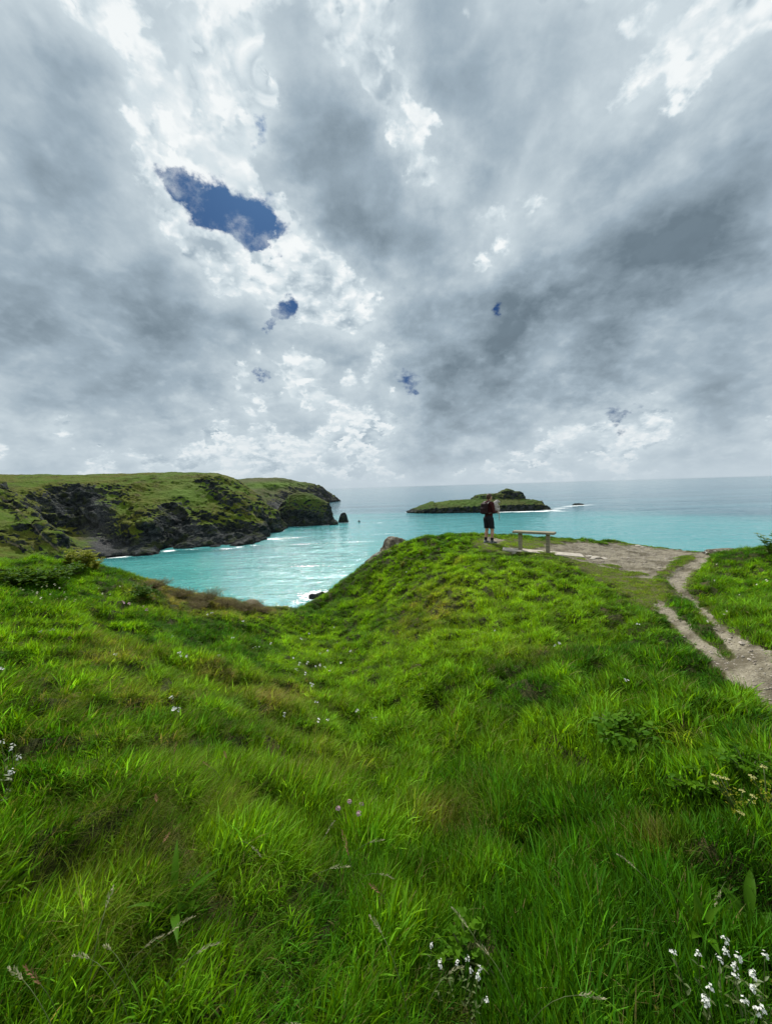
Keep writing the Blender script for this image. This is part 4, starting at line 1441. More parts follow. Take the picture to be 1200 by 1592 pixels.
# head, looking ahead and a little down to the right
hc = np.array([0.008, 0.035, 1.645])
B.ell(hc + (0, -0.012, 0.018), (0.074, 0.094, 0.092), 0.02)
B.ell(hc + (0, 0.028, -0.045), (0.056, 0.062, 0.075), 0.035)
B.ell(hc + (0, 0.072, -0.088), (0.024, 0.018, 0.018), 0.02)       # chin
B.cap(hc + (0, 0.088, 0.008), hc + (0, 0.112, -0.028), 0.008, 0.0145, 0.012)   # nose
B.cap(hc + (-0.022, 0.086, -0.058), hc + (0.022, 0.086, -0.058), 0.007, 0.007, 0.008)   # lips
for s_ in (-1, 1):
    B.cap(hc + (0.016 * s_, 0.085, 0.026), hc + (0.044 * s_, 0.074, 0.026), 0.008, 0.008, 0.012)   # brow
    B.ell(hc + (0.077 * s_, -0.008, -0.008), (0.010, 0.021, 0.032), 0.006)   # ear
    limb(HIP[s_], KNEE[s_], ANK[s_], 0.088, 0.054, 0.058, 0.037, B, 0.03)
    B.ell(np.array(KNEE[s_]) + (0, 0.02, 0.0), (0.04, 0.04, 0.05), 0.03)
    an = np.array(ANK[s_])
    tdir = np.array([0.18 * s_, 0.98, 0]) / np.hypot(0.18, 0.98)
    B.cap(an + (0, 0, -0.03) - tdir * 0.04, an + tdir * 0.15 + (0, 0, -0.058), 0.036, 0.028, 0.03)
    limb(SHD[s_], ELB[s_], WRI[s_], 0.054, 0.041, 0.042, 0.027, B, 0.03)
# hands: palm, four curled fingers and a thumb, closed under and round the dog
for s_, fd_, nr in ((1, np.array([-0.80, 0.58, 0.10]), np.array([0.1, 0.1, 1.0])), (-1, np.array([0.88, 0.30, 0.10]), np.array([0.1, -1.0, 0.15]))):
    w = np.array(WRI[s_])
    fd_ = fd_ / np.linalg.norm(fd_)
    nr = nr - fd_ * (nr @ fd_)
    nr = nr / np.linalg.norm(nr)           # the palm faces the dog
    sd_ = np.cross(fd_, nr)
    pc = w + fd_ * 0.085
    for o_ in (-0.026, -0.009, 0.009, 0.026):
        B.cap(w + fd_ * 0.012 + sd_ * o_ * 0.5, pc + sd_ * o_, 0.013, 0.0115, 0.012)
    for o_, L_ in ((-0.032, 0.060), (-0.011, 0.073), (0.011, 0.078), (0.032, 0.070)):
        p0 = pc + sd_ * o_
        p1 = p0 + (fd_ * 0.92 + nr * 0.30 + sd_ * o_ * 1.2) * L_ * 0.45
        p2 = p1 + (fd_ * 0.62 + nr * 0.75) * L_ * 0.32
        p3 = p2 + (fd_ * 0.25 + nr * 0.95) * L_ * 0.27
        B.chain([p0, p1, p2, p3], [0.0098, 0.009, 0.0082, 0.0072], 0.004)
    t0 = w + fd_ * 0.03 + sd_ * 0.028
    t1 = t0 + (fd_ * 0.5 + sd_ * 0.75 + nr * 0.3) * 0.045
    t2 = t1 + (fd_ * 0.8 + sd_ * 0.2 + nr * 0.5) * 0.034
    B.chain([t0, t1, t2], [0.0135, 0.0105, 0.0085], 0.008)
body = B.build('body', SKIN, who)
for s_ in (-1, 1):
    mb = MB()
    mb.ball(hc + (0.031 * s_, 0.077, 0.008), 0.0115, 10, 8)
    ey = mb.build('eye', EYE, who)
    mb = MB()
    mb.ball(hc + (0.031 * s_, 0.0862, 0.008), (0.005, 0.003, 0.005), 8, 6)
    mb.build('iris', DARK, ey)
# hair: short, fuller on top
S = SDF((-0.12, -0.12, 1.52), (0.13, 0.16, 1.80), 0.006)
S.ell(hc + (0, -0.022, 0.03), (0.083, 0.098, 0.094), 0.01)
S.ell(hc + (0, -0.06, -0.03), (0.064, 0.05, 0.06), 0.02)
S.ell(hc + (0, 0.045, 0.088), (0.055, 0.05, 0.03), 0.02)
S.cut((0, 0.80, -0.6), 0.80 * 0.075 - 0.6 * (hc[2] + 0.028))
S.noise(40, 0.006)
S.build('hair', HAIR, who)
# jacket
S = SDF((-0.42, -0.30, 0.90), (0.42, 0.42, 1.60), 0.0085)
S.cap((0, 0.0, 0.99), (0, 0.005, 1.10), 0.150, 0.136, 0.04, ((0, 1, 0), 1.22))
S.cap((0, 0.005, 1.10), (0, 0.01, 1.33), 0.136, 0.168, 0.05, ((0, 1, 0), 1.36))
S.cap((-0.135, -0.012, 1.405), (0.135, -0.012, 1.405), 0.090, 0.090, 0.06)
S.cap((0, -0.016, 1.44), (0, -0.004, 1.515), 0.082, 0.070, 0.03)
for s_ in (-1, 1):
    limb(SHD[s_], ELB[s_], np.array(ELB[s_]) + (np.array(WRI[s_]) - ELB[s_]) * 0.96, 0.067, 0.054, 0.053, 0.040, S, 0.03)
S.cut((0, 0, -1), -0.965)
S.cut((0, 0.25, 1), 1.528)
S.noise(14, 0.012)
S.build('jacket', JKT, who)
# shorts
S = SDF((-0.30, -0.30, 0.48), (0.30, 0.30, 1.08), 0.0085)
S.cap((0, -0.005, 0.92), (0, 0.0, 1.03), 0.155, 0.142, 0.04, ((0, 1, 0), 1.2))
for s_ in (-1, 1):
    k_ = np.array(HIP[s_]) + (np.array(KNEE[s_]) - HIP[s_]) * 1.05
    S.cap(np.array(HIP[s_]) + (0, -0.012, -0.02), k_, 0.112, 0.090, 0.03)
S.cut((0, 0, -1), -0.545)
S.cut((0, 0, 1), 1.03)
S.noise(12, 0.014)
S.build('shorts', SHT, who)
for s_ in (-1, 1):
    an = np.array(ANK[s_])
    kn = np.array(KNEE[s_])
    S = SDF(an - 0.13, an + (0.13, 0.16, 0.22), 0.006)
    S.cap(an + (0, 0, -0.02), an + (kn - an) * 0.35, 0.044, 0.054, 0.01)
    S.cut((0, 0, 1), 0.225)
    S.build('sock', BLK, who)
    tdir = np.array([0.18 * s_, 0.98, 0]) / np.hypot(0.18, 0.98)
    S = SDF(an - (0.2, 0.2, 0.12), an + (0.2, 0.3, 0.1), 0.006)
    S.cap(an + (0, 0, -0.036) - tdir * 0.045, an + tdir * 0.07 + (0, 0, -0.042), 0.048, 0.045, 0.02)
    S.cap(an + tdir * 0.07 + (0, 0, -0.042), an + tdir * 0.165 + (0, 0, -0.055), 0.046, 0.036, 0.02)
    S.cap(an - tdir * 0.01, an + (0, 0, 0.035) - tdir * 0.005, 0.050, 0.050, 0.02)
    S.cut((0, 0, -1), -0.016)
    S.cut((0, 0, 1), 0.128)
    sh = S.build('shoe', SHO, who)
    S = SDF(an - (0.2, 0.2, 0.12), an + (0.2, 0.3, 0.1), 0.006)
    S.cap(an - tdir * 0.05 + (0, 0, -0.08), an + tdir * 0.17 + (0, 0, -0.08), 0.050, 0.042, 0.02, ((0, 0, 1), 2.6))
    S.cut((0, 0, 1), 0.026)
    S.build('sole', SOL, sh)
# backpack worn on his back
pk = tag(empty('backpack', pf, R(-60)), 'dark maroon day pack with pale straps on the back of the walker', 'backpack')
S = SDF((-0.26, -0.46, 0.98), (0.26, 0.10, 1.52), 0.0085)
S.rbox((0, -0.205, 1.255), (0.140, 0.075, 0.200), 0.065, 0.01)
S.rbox((0, -0.275, 1.185), (0.108, 0.040, 0.110), 0.038, 0.02)
S.noise(11, 0.014)
S.build('sack', PACK, pk)
for s_ in (-1, 1):
    mb = MB()
    A_ = np.array([(0.10 * s_, -0.165, 1.40), (0.105 * s_, -0.115, 1.475), (0.115 * s_, -0.03, 1.508), (0.12 * s_, 0.075, 1.46), (0.125 * s_, 0.135, 1.36), (0.135 * s_, 0.128, 1.22), (0.155 * s_, 0.05, 1.10), (0.14 * s_, -0.15, 1.09)])
    tt = np.linspace(0, 7, 29)
    C_ = np.stack([np.interp(tt, range(8), A_[:, q]) for q in range(3)], 1)
    C_[1:-1] = (C_[:-2] + C_[1:-1] * 2 + C_[2:]) / 4
    W_ = np.array([0.024, 0, 0])
    n_ = len(C_)
    T_ = np.gradient(C_, axis=0)
    U_ = np.cross(T_, W_)
    U_ = U_ / np.linalg.norm(U_, axis=1)[:, None] * 0.007
    Vv = np.stack([C_ - W_ + U_, C_ + W_ + U_, C_ + W_ - U_, C_ - W_ - U_], 1).reshape(-1, 3)
    Fs = [[i * 4 + j, i * 4 + (j + 1) % 4, i * 4 + 4 + (j + 1) % 4, i * 4 + 4 + j] for i in range(n_ - 1) for j in range(4)]
    mb.add(Vv, Fs)
    mb.build('strap', STRAP, pk, False)
# the dog in his arms
dg = tag(empty('dog', pf, R(-60)), 'small fluffy white dog held upright against the chest of the walker', 'dog')
S = SDF((-0.22, 0.08, 0.95), (0.32, 0.58, 1.62), 0.007)
rump, chest = np.array([0.055, 0.265, 1.19]), np.array([0.045, 0.262, 1.385])
S.cap(rump, chest, 0.082, 0.092, 0.04)
S.ell(chest + (0, 0.03, 0.02), (0.07, 0.07, 0.085), 0.03)
S.cap(chest + (0.01, 0.02, 0.05), (0.075, 0.315, 1.455), 0.062, 0.055, 0.03)
dh = np.array([0.085, 0.335, 1.482])
S.ell(dh, (0.062, 0.066, 0.060), 0.02)
S.cap(dh + (0.012, 0.045, -0.018), dh + (0.024, 0.098, -0.026), 0.030, 0.021, 0.012)
for s_ in (-1, 1):
    S.chain([dh + (0.045 * s_, -0.01, 0.04), dh + (0.066 * s_, 0.0, 0.005), dh + (0.070 * s_, 0.012, -0.035)], [0.018, 0.021, 0.012], 0.008)     # hanging ears
    S.chain([chest + (0.06 * s_, 0.05, -0.02), chest + (0.072 * s_, 0.105, -0.075), chest + (0.066 * s_, 0.125, -0.135), chest + (0.064 * s_, 0.155, -0.150)], [0.034, 0.026, 0.020, 0.021], 0.015)   # forelegs
    S.chain([rump + (0.06 * s_, 0.02, 0.0), rump + (0.078 * s_, 0.095, 0.02), rump + (0.075 * s_, 0.070, -0.085), rump + (0.074 * s_, 0.125, -0.125)], [0.052, 0.036, 0.022, 0.020], 0.015)           # hind legs
S.chain([rump + (0.02, -0.03, -0.05), rump + (0.07, 0.02, -0.11), rump + (0.10, 0.07, -0.12)], [0.024, 0.022, 0.014], 0.015)
S.noise(34, 0.014)
S.build('body', FUR, dg)
mb = MB()
mb.ball(dh + (0.028, 0.118, -0.022), 0.0105)
mb.build('nose', DARK, dg)
for s_ in (-1, 1):
    mb = MB()
    mb.ball(dh + (0.008 + 0.026 * s_, 0.058, 0.012), 0.009)
    mb.build('eye', DARK, dg)
mb = MB()
tt = np.linspace(0, 1, 26)
cx_ = np.array([0.17, 0.30, 1.10])
lp = np.stack([cx_[0] + 0.012 * np.sin(tt * 9), cx_[1] + 0.05 * np.sin(tt * math.pi), cx_[2] - 0.27 * np.sin(tt * math.pi)], 1)
lp[:, 0] += (tt - 0.5) * 0.05
mb.tube(lp, 0.007, 6)
ld = mb.build('dog_lead', simple('pale_lead', (0.42, 0.48, 0.46), (0.60, 0.64, 0.62), 30, 0.6), None)
ld.location = tuple(pf)
ld.rotation_euler = (0, 0, R(-60))
tag(ld, 'pale dog lead dangling in a loop below the white dog', 'lead')


# ------------------------------------------------------------------ plants
LEAF = leafy('leaf_green', (0.036, 0.125, 0.003), (0.090, 0.205, 0.004), 0.4, 0.6, 0.07)
LEAF_D = leafy('bramble_leaf', (0.024, 0.085, 0.004), (0.065, 0.155, 0.006), 0.4, 0.6, 0.07)
LEAF_Y = leafy('yellow_green_leaf', (0.22, 0.27, 0.012), (0.42, 0.42, 0.04), 0.5, 0.6, 0.1)
LEAF_B = leafy('plantain_leaf', (0.045, 0.135, 0.005), (0.070, 0.170, 0.006), 0.45, 0.55, 0.08)
STEM = leafy('stalk_green', (0.05, 0.085, 0.02), (0.09, 0.12, 0.03), 0.1)
TWIG = leafy('dry_twig', (0.105, 0.085, 0.040), (0.26, 0.20, 0.12), 0.3, 0.8, 0.05)
WHITE = leafy('white_petal', (0.66, 0.67, 0.62), (0.80, 0.80, 0.76), 0.25, 0.6)
PINK = leafy('pink_petal', (0.60, 0.36, 0.46), (0.72, 0.50, 0.58), 0.25, 0.6)
YELL = leafy('yellow_floret', (0.48, 0.46, 0.12), (0.64, 0.62, 0.26), 0.25, 0.6)
EAR = leafy('grass_ear', (0.30, 0.29, 0.16), (0.46, 0.43, 0.27), 0.3, 0.7)
RUST = leafy('rust_ear', (0.22, 0.10, 0.055), (0.30, 0.16, 0.09), 0.2, 0.8)
DRK = leafy('dark_seed_head', (0.022, 0.026, 0.014), (0.045, 0.05, 0.022), 0.1, 0.8)
rnd = random.Random(4)


def uv(): return rnd.random()
def rr_(a, b): return a + (b - a) * rnd.random()


def floret(mb, c, up, r, petals=5, a=0.5):
    up = np.array(up, float) / np.linalg.norm(up)
    A = np.cross(up, (0.31, 0.87, 0.2))
    A /= np.linalg.norm(A)
    B_ = np.cross(up, A)
    ph = uv() * 6
    for i in range(petals):
        q = ph + 2 * math.pi * i / petals
        d = math.cos(q) * A + math.sin(q) * B_
        mb.leaf(c, np.array(c) + d * r + up * r * 0.35, r * 0.95, up, 0.1, 2, a + rr_(-.3, .3), 0.1, 0.6)


def stem_pts(h, lean, az_, n=6, wob=0.02):
    t = np.linspace(0, 1, n)
    x = lean * h * t ** 1.6
    return np.stack([x * math.cos(az_) + wob * h * np.sin(t * 5 + az_), x * math.sin(az_), h * t - 0.03 * (t == 0)], 1)


def white_spray(h=0.26, nf=9, size=0.0058):
    """flowering stem: leafy stalk under a tight head of small white flowers"""
    root = empty('white_flower', (0, 0, 0))
    st = stem_pts(h, rr_(0.1, 0.4), uv() * 6.3)
    mb = MB()
    mb.tube(st, 0.0016, 5, 0.5)
    for k in range(6):
        t = rr_(0.2, 0.9)
        p = st[int(t * 5)]
        q = uv() * 6.3
        mb.leaf(p, p + np.array([math.cos(q), math.sin(q), 0.5]) * 0.03, 0.012, (0, 0, 1), 0.1, 3, uv())
    mb.build('stalk', STEM, root)
    mb = MB()
    tip = st[-1]
    for k in range(nf):
        q, e = uv() * 6.3, rr_(0, 1) ** 0.6
        d = np.array([math.cos(q) * e, math.sin(q) * e, 0.35 + 0.8 * (1 - e)])
        floret(mb, tip + d * np.array([0.011, 0.011, 0.012]) + (0, 0, rr_(-0.014, 0.008)), d + (0, 0, .3), size * rr_(0.75, 1.15), 4)
    mb.build('flower_head', WHITE, root)
    return root


def thrift(h=0.2):
    root = empty('pink_flower', (0, 0, 0))
    st = stem_pts(h, rr_(0, 0.2), uv() * 6.3)
    mb = MB()
    mb.tube(st, 0.0015, 5, 0.5)
    mb.build('stalk', STEM, root)
    mb = MB()
    for k in range(26):
        v_ = np.array([rnd.gauss(0, 1), rnd.gauss(0, 1), abs(rnd.gauss(0, 1))])
        v_ /= np.linalg.norm(v_)
        floret(mb, st[-1] + v_ * np.array([0.012, 0.012, 0.010]), v_, 0.0062, 5)
    mb.build('flower_head', PINK, root)
    return root


def dot_flower(mat, name, h=0.2, r=0.014, n=4):
    """small far flower: one mesh"""
    mb = MB()
    for k in range(n):
        c = np.array([rr_(-.018, .018), rr_(-.018, .018), h * rr_(0.88, 1.05)]) if n > 1 else np.array([0, 0, h])
        floret(mb, c, (rr_(-.5, .5), -0.7 + rr_(-.4, .4), 1), r, 5)
    o = mb.build(name, mat, None)
    o.data.materials.append(STEM)
    return o


def rosette(n, L, w, mat, upr=(0.2, 0.9), name='plantain', curl=0.25):
    root = empty(name, (0, 0, 0))
    for k in range(n):
        mb = MB()
        q = 2 * math.pi * k / n + rr_(-.4, .4)
        e = rr_(*upr)
        l_ = L * rr_(0.7, 1.1)
        tip = np.array([math.cos(q) * math.cos(e), math.sin(q) * math.cos(e), math.sin(e)]) * l_
        mb.leaf((0, 0, -0.01), tip, w * rr_(0.8, 1.2), (0, 0, 1), curl, 7, uv(), 0.18, 0.5)
        mb.build('leaf', mat, root)
    return root


def leafy_mound(name, R_, H, nl, leaf, mat, stems=14, lob=True, part='foliage', flat=0.6):
    """low bush: stems from the root, leaves filling a ragged dome"""
    root = empty(name, (0, 0, 0))
    sm_, fm_ = MB(), MB()
    tips = []
    for k in range(stems):
        q, e = uv() * 6.3, math.sqrt(uv()) * 0.95
        t = np.array([math.cos(q) * e * R_, math.sin(q) * e * R_, H * math.sqrt(max(0.05, 1 - e * e)) * rr_(0.7, 1.1)])
        tt = np.linspace(0, 1, 5)[:, None]
        pts = t * tt * np.array([1, 1, 0]) + np.array([0, 0, 1]) * t[2] * np.sin(tt * 1.57)
        sm_.tube(pts, np.linspace(0.006, 0.002, 5), 5, uv())
        tips.append(pts)
    for k in range(nl):
        pts = tips[rnd.randrange(stems)]
        t = rr_(0.3, 1.0) * 4
        i = min(3, int(t))
        p = pts[i] + (pts[i + 1] - pts[i]) * (t - i) + np.array([rnd.gauss(0, .12) * R_, rnd.gauss(0, .12) * R_, rnd.gauss(0, .08) * H])
        p[2] = max(p[2], 0.02)
        q, el = uv() * 6.3, rr_(-0.5, 0.7)
        d = np.array([math.cos(q) * math.cos(el), math.sin(q) * math.cos(el), math.sin(el)])
        l_ = leaf * rr_(0.6, 1.25)
        nrm = np.array([rr_(-.5, .5), rr_(-.6, .3), 1.0])
        a = uv()
        if lob:
            fm_.leaf(p, p + d * l_, l_ * 0.62, nrm, 0.12, 4, a)
            for s_ in (-1, 1):
                d2 = np.array([d[0] * .55 - s_ * d[1] * .8, d[1] * .55 + s_ * d[0] * .8, d[2] * .6])
                fm_.leaf(p, p + d2 * l_ * 0.72, l_ * 0.45, nrm, 0.12, 3, a)
        else:
            fm_.leaf(p, p + d * l_, l_ * 0.4, nrm, 0.15, 4, a)
    sm_.build('stem', STEM, root)
    fm_.build(part, mat, root)
    return root


def umbel_plant(h, spread, nst, fmat, lmat, name, ur=0.045):
    """upright plant with forked stalks, cut leaves and flat heads of tiny flowers"""
    root = empty(name, (0, 0, 0))
    sm_, lm_ = MB(), MB()
    for k in range(nst):
        q = uv() * 6.3
        e = math.sqrt(uv()) * spread
        hh = h * rr_(0.6, 1.05)
        tip = np.array([math.cos(q) * e, math.sin(q) * e, hh])
        tt = np.linspace(0, 1, 6)[:, None]
        pts = tip * np.concatenate([tt ** 1.3, tt ** 1.3, tt], 1)
        sm_.tube(pts, np.linspace(0.006, 0.0025, 6), 5, uv())
        for j in range(5):
            p = pts[rnd.randrange(1, 5)]
            qq = uv() * 6.3
            for m in range(5):
                d = np.array([math.cos(qq + (m - 2) * .5), math.sin(qq + (m - 2) * .5), rr_(0.0, 0.6)])
                lm_.leaf(p + d * 0.02, p + d * ur * rr_(1.2, 2.0), ur * 0.7, (0, 0, 1), 0.1, 3, uv())
        um = MB()
        for m in range(16):
            qq, ee = uv() * 6.3, math.sqrt(uv())
            c = tip + np.array([math.cos(qq) * ee * ur, math.sin(qq) * ee * ur, ur * (0.35 - 0.2 * ee * ee)])
            um.tube([tip, c], 0.0009, 3, 0.2)
            floret(um, c, (math.cos(qq) * .3, math.sin(qq) * .3, 1), ur * 0.22, 5)
        um.build('flower_head', fmat, root)
    sm_.build('stem', STEM, root)
    lm_.build('foliage', lmat, root)
    return root


def dry_shrub(R_, H, n):
    root = empty('heather_shrub', (0, 0, 0))
    tw, fo_ = MB(), MB()
    for k in range(n):
        q, e = uv() * 6.3, math.sqrt(uv())
        t = np.array([math.cos(q) * e * R_, math.sin(q) * e * R_, H * (1 - 0.5 * e * e) * rr_(0.6, 1.1)])
        tt = np.linspace(0, 1, 5)[:, None]
        pts = t * np.concatenate([tt, tt, tt ** 0.7], 1) + np.random.default_rng(k).normal(0, 0.012, (5, 3)) * tt
        tw.tube(pts, np.linspace(0.004, 0.0015, 5), 4, uv())
        for j in range(14):
            p = pts[rnd.randrange(2, 5)] + np.array([rnd.gauss(0, .02), rnd.gauss(0, .02), rnd.gauss(0, .015)])
            d = np.array([rnd.gauss(0, 1), rnd.gauss(0, 1), rr_(0.2, 1.2)])
            d /= np.linalg.norm(d)
            fo_.leaf(p, p + d * rr_(0.02, 0.05), 0.009, (0, 0, 1), 0.1, 2, uv())
    tw.build('stem', TWIG, root)
    fo_.build('foliage', TWIG, root)
    return root


def seed_stalk(name, h, mat, L=0.10, w=0.006, droop=1.0, az_=0.0):
    root = empty(name, (0, 0, 0))
    t = np.linspace(0, 1, 9)
    th = 0.15 + droop * t ** 2
    x = np.concatenate([[0], np.cumsum(np.sin(th[1:]) / 8)]) * h
    z = np.concatenate([[0], np.cumsum(np.cos(th[1:]) / 8)]) * h
    P = np.stack([x * math.cos(az_), x * math.sin(az_), z], 1)
    mb = MB()
    mb.tube(P, 0.0011, 4, 0.6)
    mb.build('stalk', STEM, root)
    d = P[-1] - P[-2]
    d /= np.linalg.norm(d)
    mb = MB()
    for k in range(34):
        q = k / 34
        c = P[-1] + d * L * q + np.array([0, 0, -0.25 * droop * L * q * q])
        r = w * math.sin(math.pi * min(0.97, q * 0.85 + 0.12))
        e = np.array([rnd.gauss(0, 1), rnd.gauss(0, 1), rnd.gauss(0, 1)])
        e -= d * (e @ d)
        e /= np.linalg.norm(e)
        mb.leaf(c, c + d * 0.011 + e * r * 1.5, 0.0036, e, 0.1, 2, uv())
    mb.build('ear', mat, root)
    return root


used_first = {}


def plant_at(proto, u, v, h, label, cat, group=None, s=1.0, rot=None, sink=0.0):
    """first use moves the prototype itself; later uses copy the thing with its parts"""
    key = proto.name
    o = proto if key not in used_first else copy_tree(proto)
    used_first[key] = 1
    p = hit(u, v, h * s)
    o.location = (p[0], p[1], p[2] - sink)
    o.rotation_euler = (rr_(-.12, .12), rr_(-.12, .12), uv() * 6.28 if rot is None else rot)
    o.scale = (s, s, s)
    tag(o, label, cat, group)
    return o


# white flowering stems close to the camera, bottom right
SPR = [white_spray(rr_(0.22, 0.27), rnd.randrange(11, 16)) for _ in range(5)]
for k, (u, v) in enumerate([(1128, 1476), (1090, 1489), (1076, 1501), (1172, 1486), (1139, 1502), (1103, 1518), (1096, 1531), (1127, 1521), (1183, 1501), (1193, 1506), (1190, 1534), (1186, 1551), (1176, 1548), (1157, 1545), (1130, 1562), (1148, 1574), (1155, 1588), (1198, 1566), (1180, 1512), (1172, 1590)]):
    plant_at(SPR[k % 5], u, v, 0.245, 'white flower head on a leafy stalk in the bunch at the bottom right corner', 'flower', 'white flowers bunched at the bottom right', rr_(0.8, 0.98))
for k, (u, v) in enumerate([(716, 1477), (700, 1494), (704, 1497), (667, 1498), (681, 1510), (725, 1509), (737, 1521), (720, 1520), (725, 1540)]):
    plant_at(SPR[k % 5], u, v, 0.245, 'small white flower head among clover leaves low in the middle foreground', 'flower', 'white flowers low in the middle foreground', rr_(0.55, 0.7))
for k, (u, v) in enumerate([(4, 1161), (10, 1169), (2, 1180), (6, 1190), (1, 1207)]):
    plant_at(SPR[k % 5], u, v, 0.245, 'white flower head leaning in at the left edge of the slope', 'flower', 'white flowers at the left edge', rr_(1.0, 1.25))
THR = [thrift() for _ in range(2)]
for k, ((u, v), lab) in enumerate(zip([(551, 1249), (565, 1247), (560, 1257), (535, 1261)], ['pink thrift flower, tallest of the four in the middle of the slope', 'pink thrift flower, rightmost of the four in the middle of the slope', 'pink thrift flower, lowest but one of the four, under the two tall ones', 'pale pink thrift flower standing apart to the left of three others'])):
    plant_at(THR[k % 2], u, v, 0.2, lab, 'flower', 'pink thrift flowers in the middle of the slope', 1.05)

# scattered small flowers
D1 = [dot_flower(WHITE, 'small_white_flower', 0.2, 0.015, n) for n in (3, 4, 5)]
D2 = [dot_flower(leafy('cream_petal', (0.66, 0.64, 0.42), (0.78, 0.76, 0.60), 0.25, 0.6), 'small_cream_flower', 0.2, 0.02, n) for n in (1, 2)]
D3 = [dot_flower(PINK, 'small_pink_flower', 0.18, 0.015, n) for n in (4, 6)]
GUL = [(397, 1005), (403, 1005), (440, 1109), (497, 1118), (510, 1118), (556, 1104), (580, 1118), (500, 1015), (510, 1011), (522, 999), (482, 1062), (485, 1066), (492, 1090), (457, 1022), (467, 1032), (475, 1045), (490, 1035), (500, 1034), (507, 1036), (515, 1042), (478, 1030), (462, 1040), (530, 1030), (545, 1012), (362, 990), (376, 965), (322, 955), (330, 952), (340, 1019), (422, 1000), (468, 992), (480, 985), (520, 975)]
for k, (u, v) in enumerate(GUL):
    plant_at(D1[k % 3], u, v, 0.2, 'small white flower dotted among the grass down in the gully', 'flower', 'small white flowers in the gully', rr_(0.8, 1.2))
LEFT = [(270, 989), (277, 1015), (291, 1020), (285, 1019), (267, 1102), (274, 1104), (79, 980), (62, 982), (265, 1085), (1, 1040), (180, 1015)]
for k, (u, v) in enumerate(LEFT):
    plant_at(D1[k % 3], u, v, 0.2, 'small white flower dotted over the left half of the slope', 'flower', 'small white flowers on the left slope', rr_(0.7, 1.0))
for k, (u, v) in enumerate([(66, 913), (84, 909), (39, 917), (60, 921), (79, 924), (102, 921), (94, 914), (105, 929), (103, 932), (119, 933), (90, 931), (65, 929), (49, 937), (51, 919), (187, 912), (161, 922), (171, 924), (73, 911), (155, 915), (30, 915)]):
    plant_at(D2[k % 2], u, v, 0.2, 'pale cream flower on the grassy bank below the bramble at left', 'flower', 'cream flowers on the left bank', rr_(0.7, 1.0))
for k, (u, v) in enumerate([(190, 935), (196, 936), (201, 938), (222, 943), (230, 948), (226, 947), (1135, 949), (380, 968)]):
    if v != 949 and u != 380:
        plant_at(D3[k % 2], u, v, 0.18, 'pale pink flower tuft in the grass beside the brown heather', 'flower', 'pale pink flowers beside the heather', 1.0)
for k, (u, v) in enumerate([(1112, 877), (1110, 902), (1177, 909), (1191, 902), (1123, 956), (1099, 966), (1191, 857), (1128, 949), (1150, 925)]):
    plant_at(D2[k % 2], u, v, 0.2, 'small pale flower in the grass field right of the path', 'flower', 'small pale flowers right of the path', rr_(0.6, 0.9))
for k, (u, v) in enumerate([(993, 969), (867, 999), (862, 1003), (640, 870), (652, 884), (631, 889), (612, 915), (735, 985), (770, 980), (655, 1070), (975, 1055), (620, 905)]):
    plant_at(D1[k % 3], u, v, 0.2, 'small white flower dotted on the near face of the grassy knoll', 'flower', 'small white flowers on the knoll', rr_(0.6, 1.0))

# broad-leaved plants in the sward
plant_at(rosette(4, 0.26, 0.030, LEAF_B, (0.3, 0.8)), 268, 1392, 0.10, 'plantain with four long ribbed leaves in the dark grass at lower left', 'plant', None, 1.0, 0.4)
plant_at(rosette(5, 0.19, 0.036, LEAF_B, (0.45, 1.1)), 1090, 1425, 0.10, 'broad-leaved plantain above the white flower bunch at lower right', 'plant', None, 1.0, 1.0)
plant_at(rosette(5, 0.19, 0.038, LEAF_B, (0.3, 0.9)), 1165, 1400, 0.10, 'broad-leaved plantain at the right edge with upright leaves', 'plant', None, 1.1, 2.0)
plant_at(rosette(4, 0.22, 0.042, LEAF_B, (0.35, 0.9)), 855, 1420, 0.09, 'folded plantain leaves in the middle of the right foreground', 'plant', None, 1.0, 0.2)
plant_at(rosette(6, 0.07, 0.05, LEAF_D, (0.5, 1.0), 'clover'), 257, 1412, 0.05, 'left one of two round-leaved clover sprigs under the plantain', 'plant', None, 1.0)
plant_at(rosette(6, 0.07, 0.05, LEAF_D, (0.5, 1.0), 'clover'), 285, 1416, 0.05, 'right one of two round-leaved clover sprigs under the plantain', 'plant', None, 1.1)
plant_at(leafy_mound('clover', 0.14, 0.14, 70, 0.035, LEAF, 8), 722, 1462, 0.1, 'patch of clover leaves behind the small white flowers in the foreground', 'plant')
plant_at(leafy_mound('mallow_plant', 0.27, 0.26, 190, 0.062, LEAF, 16), 975, 1122, 0.22, 'dark leafy mallow mound in the middle of the right slope', 'plant')
plant_at(leafy_mound('leafy_weed', 0.22, 0.20, 130, 0.05, LEAF, 12), 1165, 1175, 0.16, 'leafy weed clump behind the yellow flowers at the right edge', 'plant')
plant_at(leafy_mound('leafy_weed', 0.16, 0.15, 70, 0.045, LEAF, 10), 1080, 1200, 0.12, 'small leafy weed clump left of the yellow flowers at right', 'plant')
plant_at(umbel_plant(0.20, 0.17, 8, YELL, LEAF_Y, 'yellow_flower_plant', 0.017), 1150, 1232, 0.17, 'yellow-headed umbel plant, left one of two at the right edge of the slope', 'plant')
plant_at(umbel_plant(0.20, 0.16, 8, YELL, LEAF_Y, 'yellow_flower_plant', 0.017), 1192, 1215, 0.17, 'yellow-headed umbel plant, right one of two, cut by the right edge', 'plant')
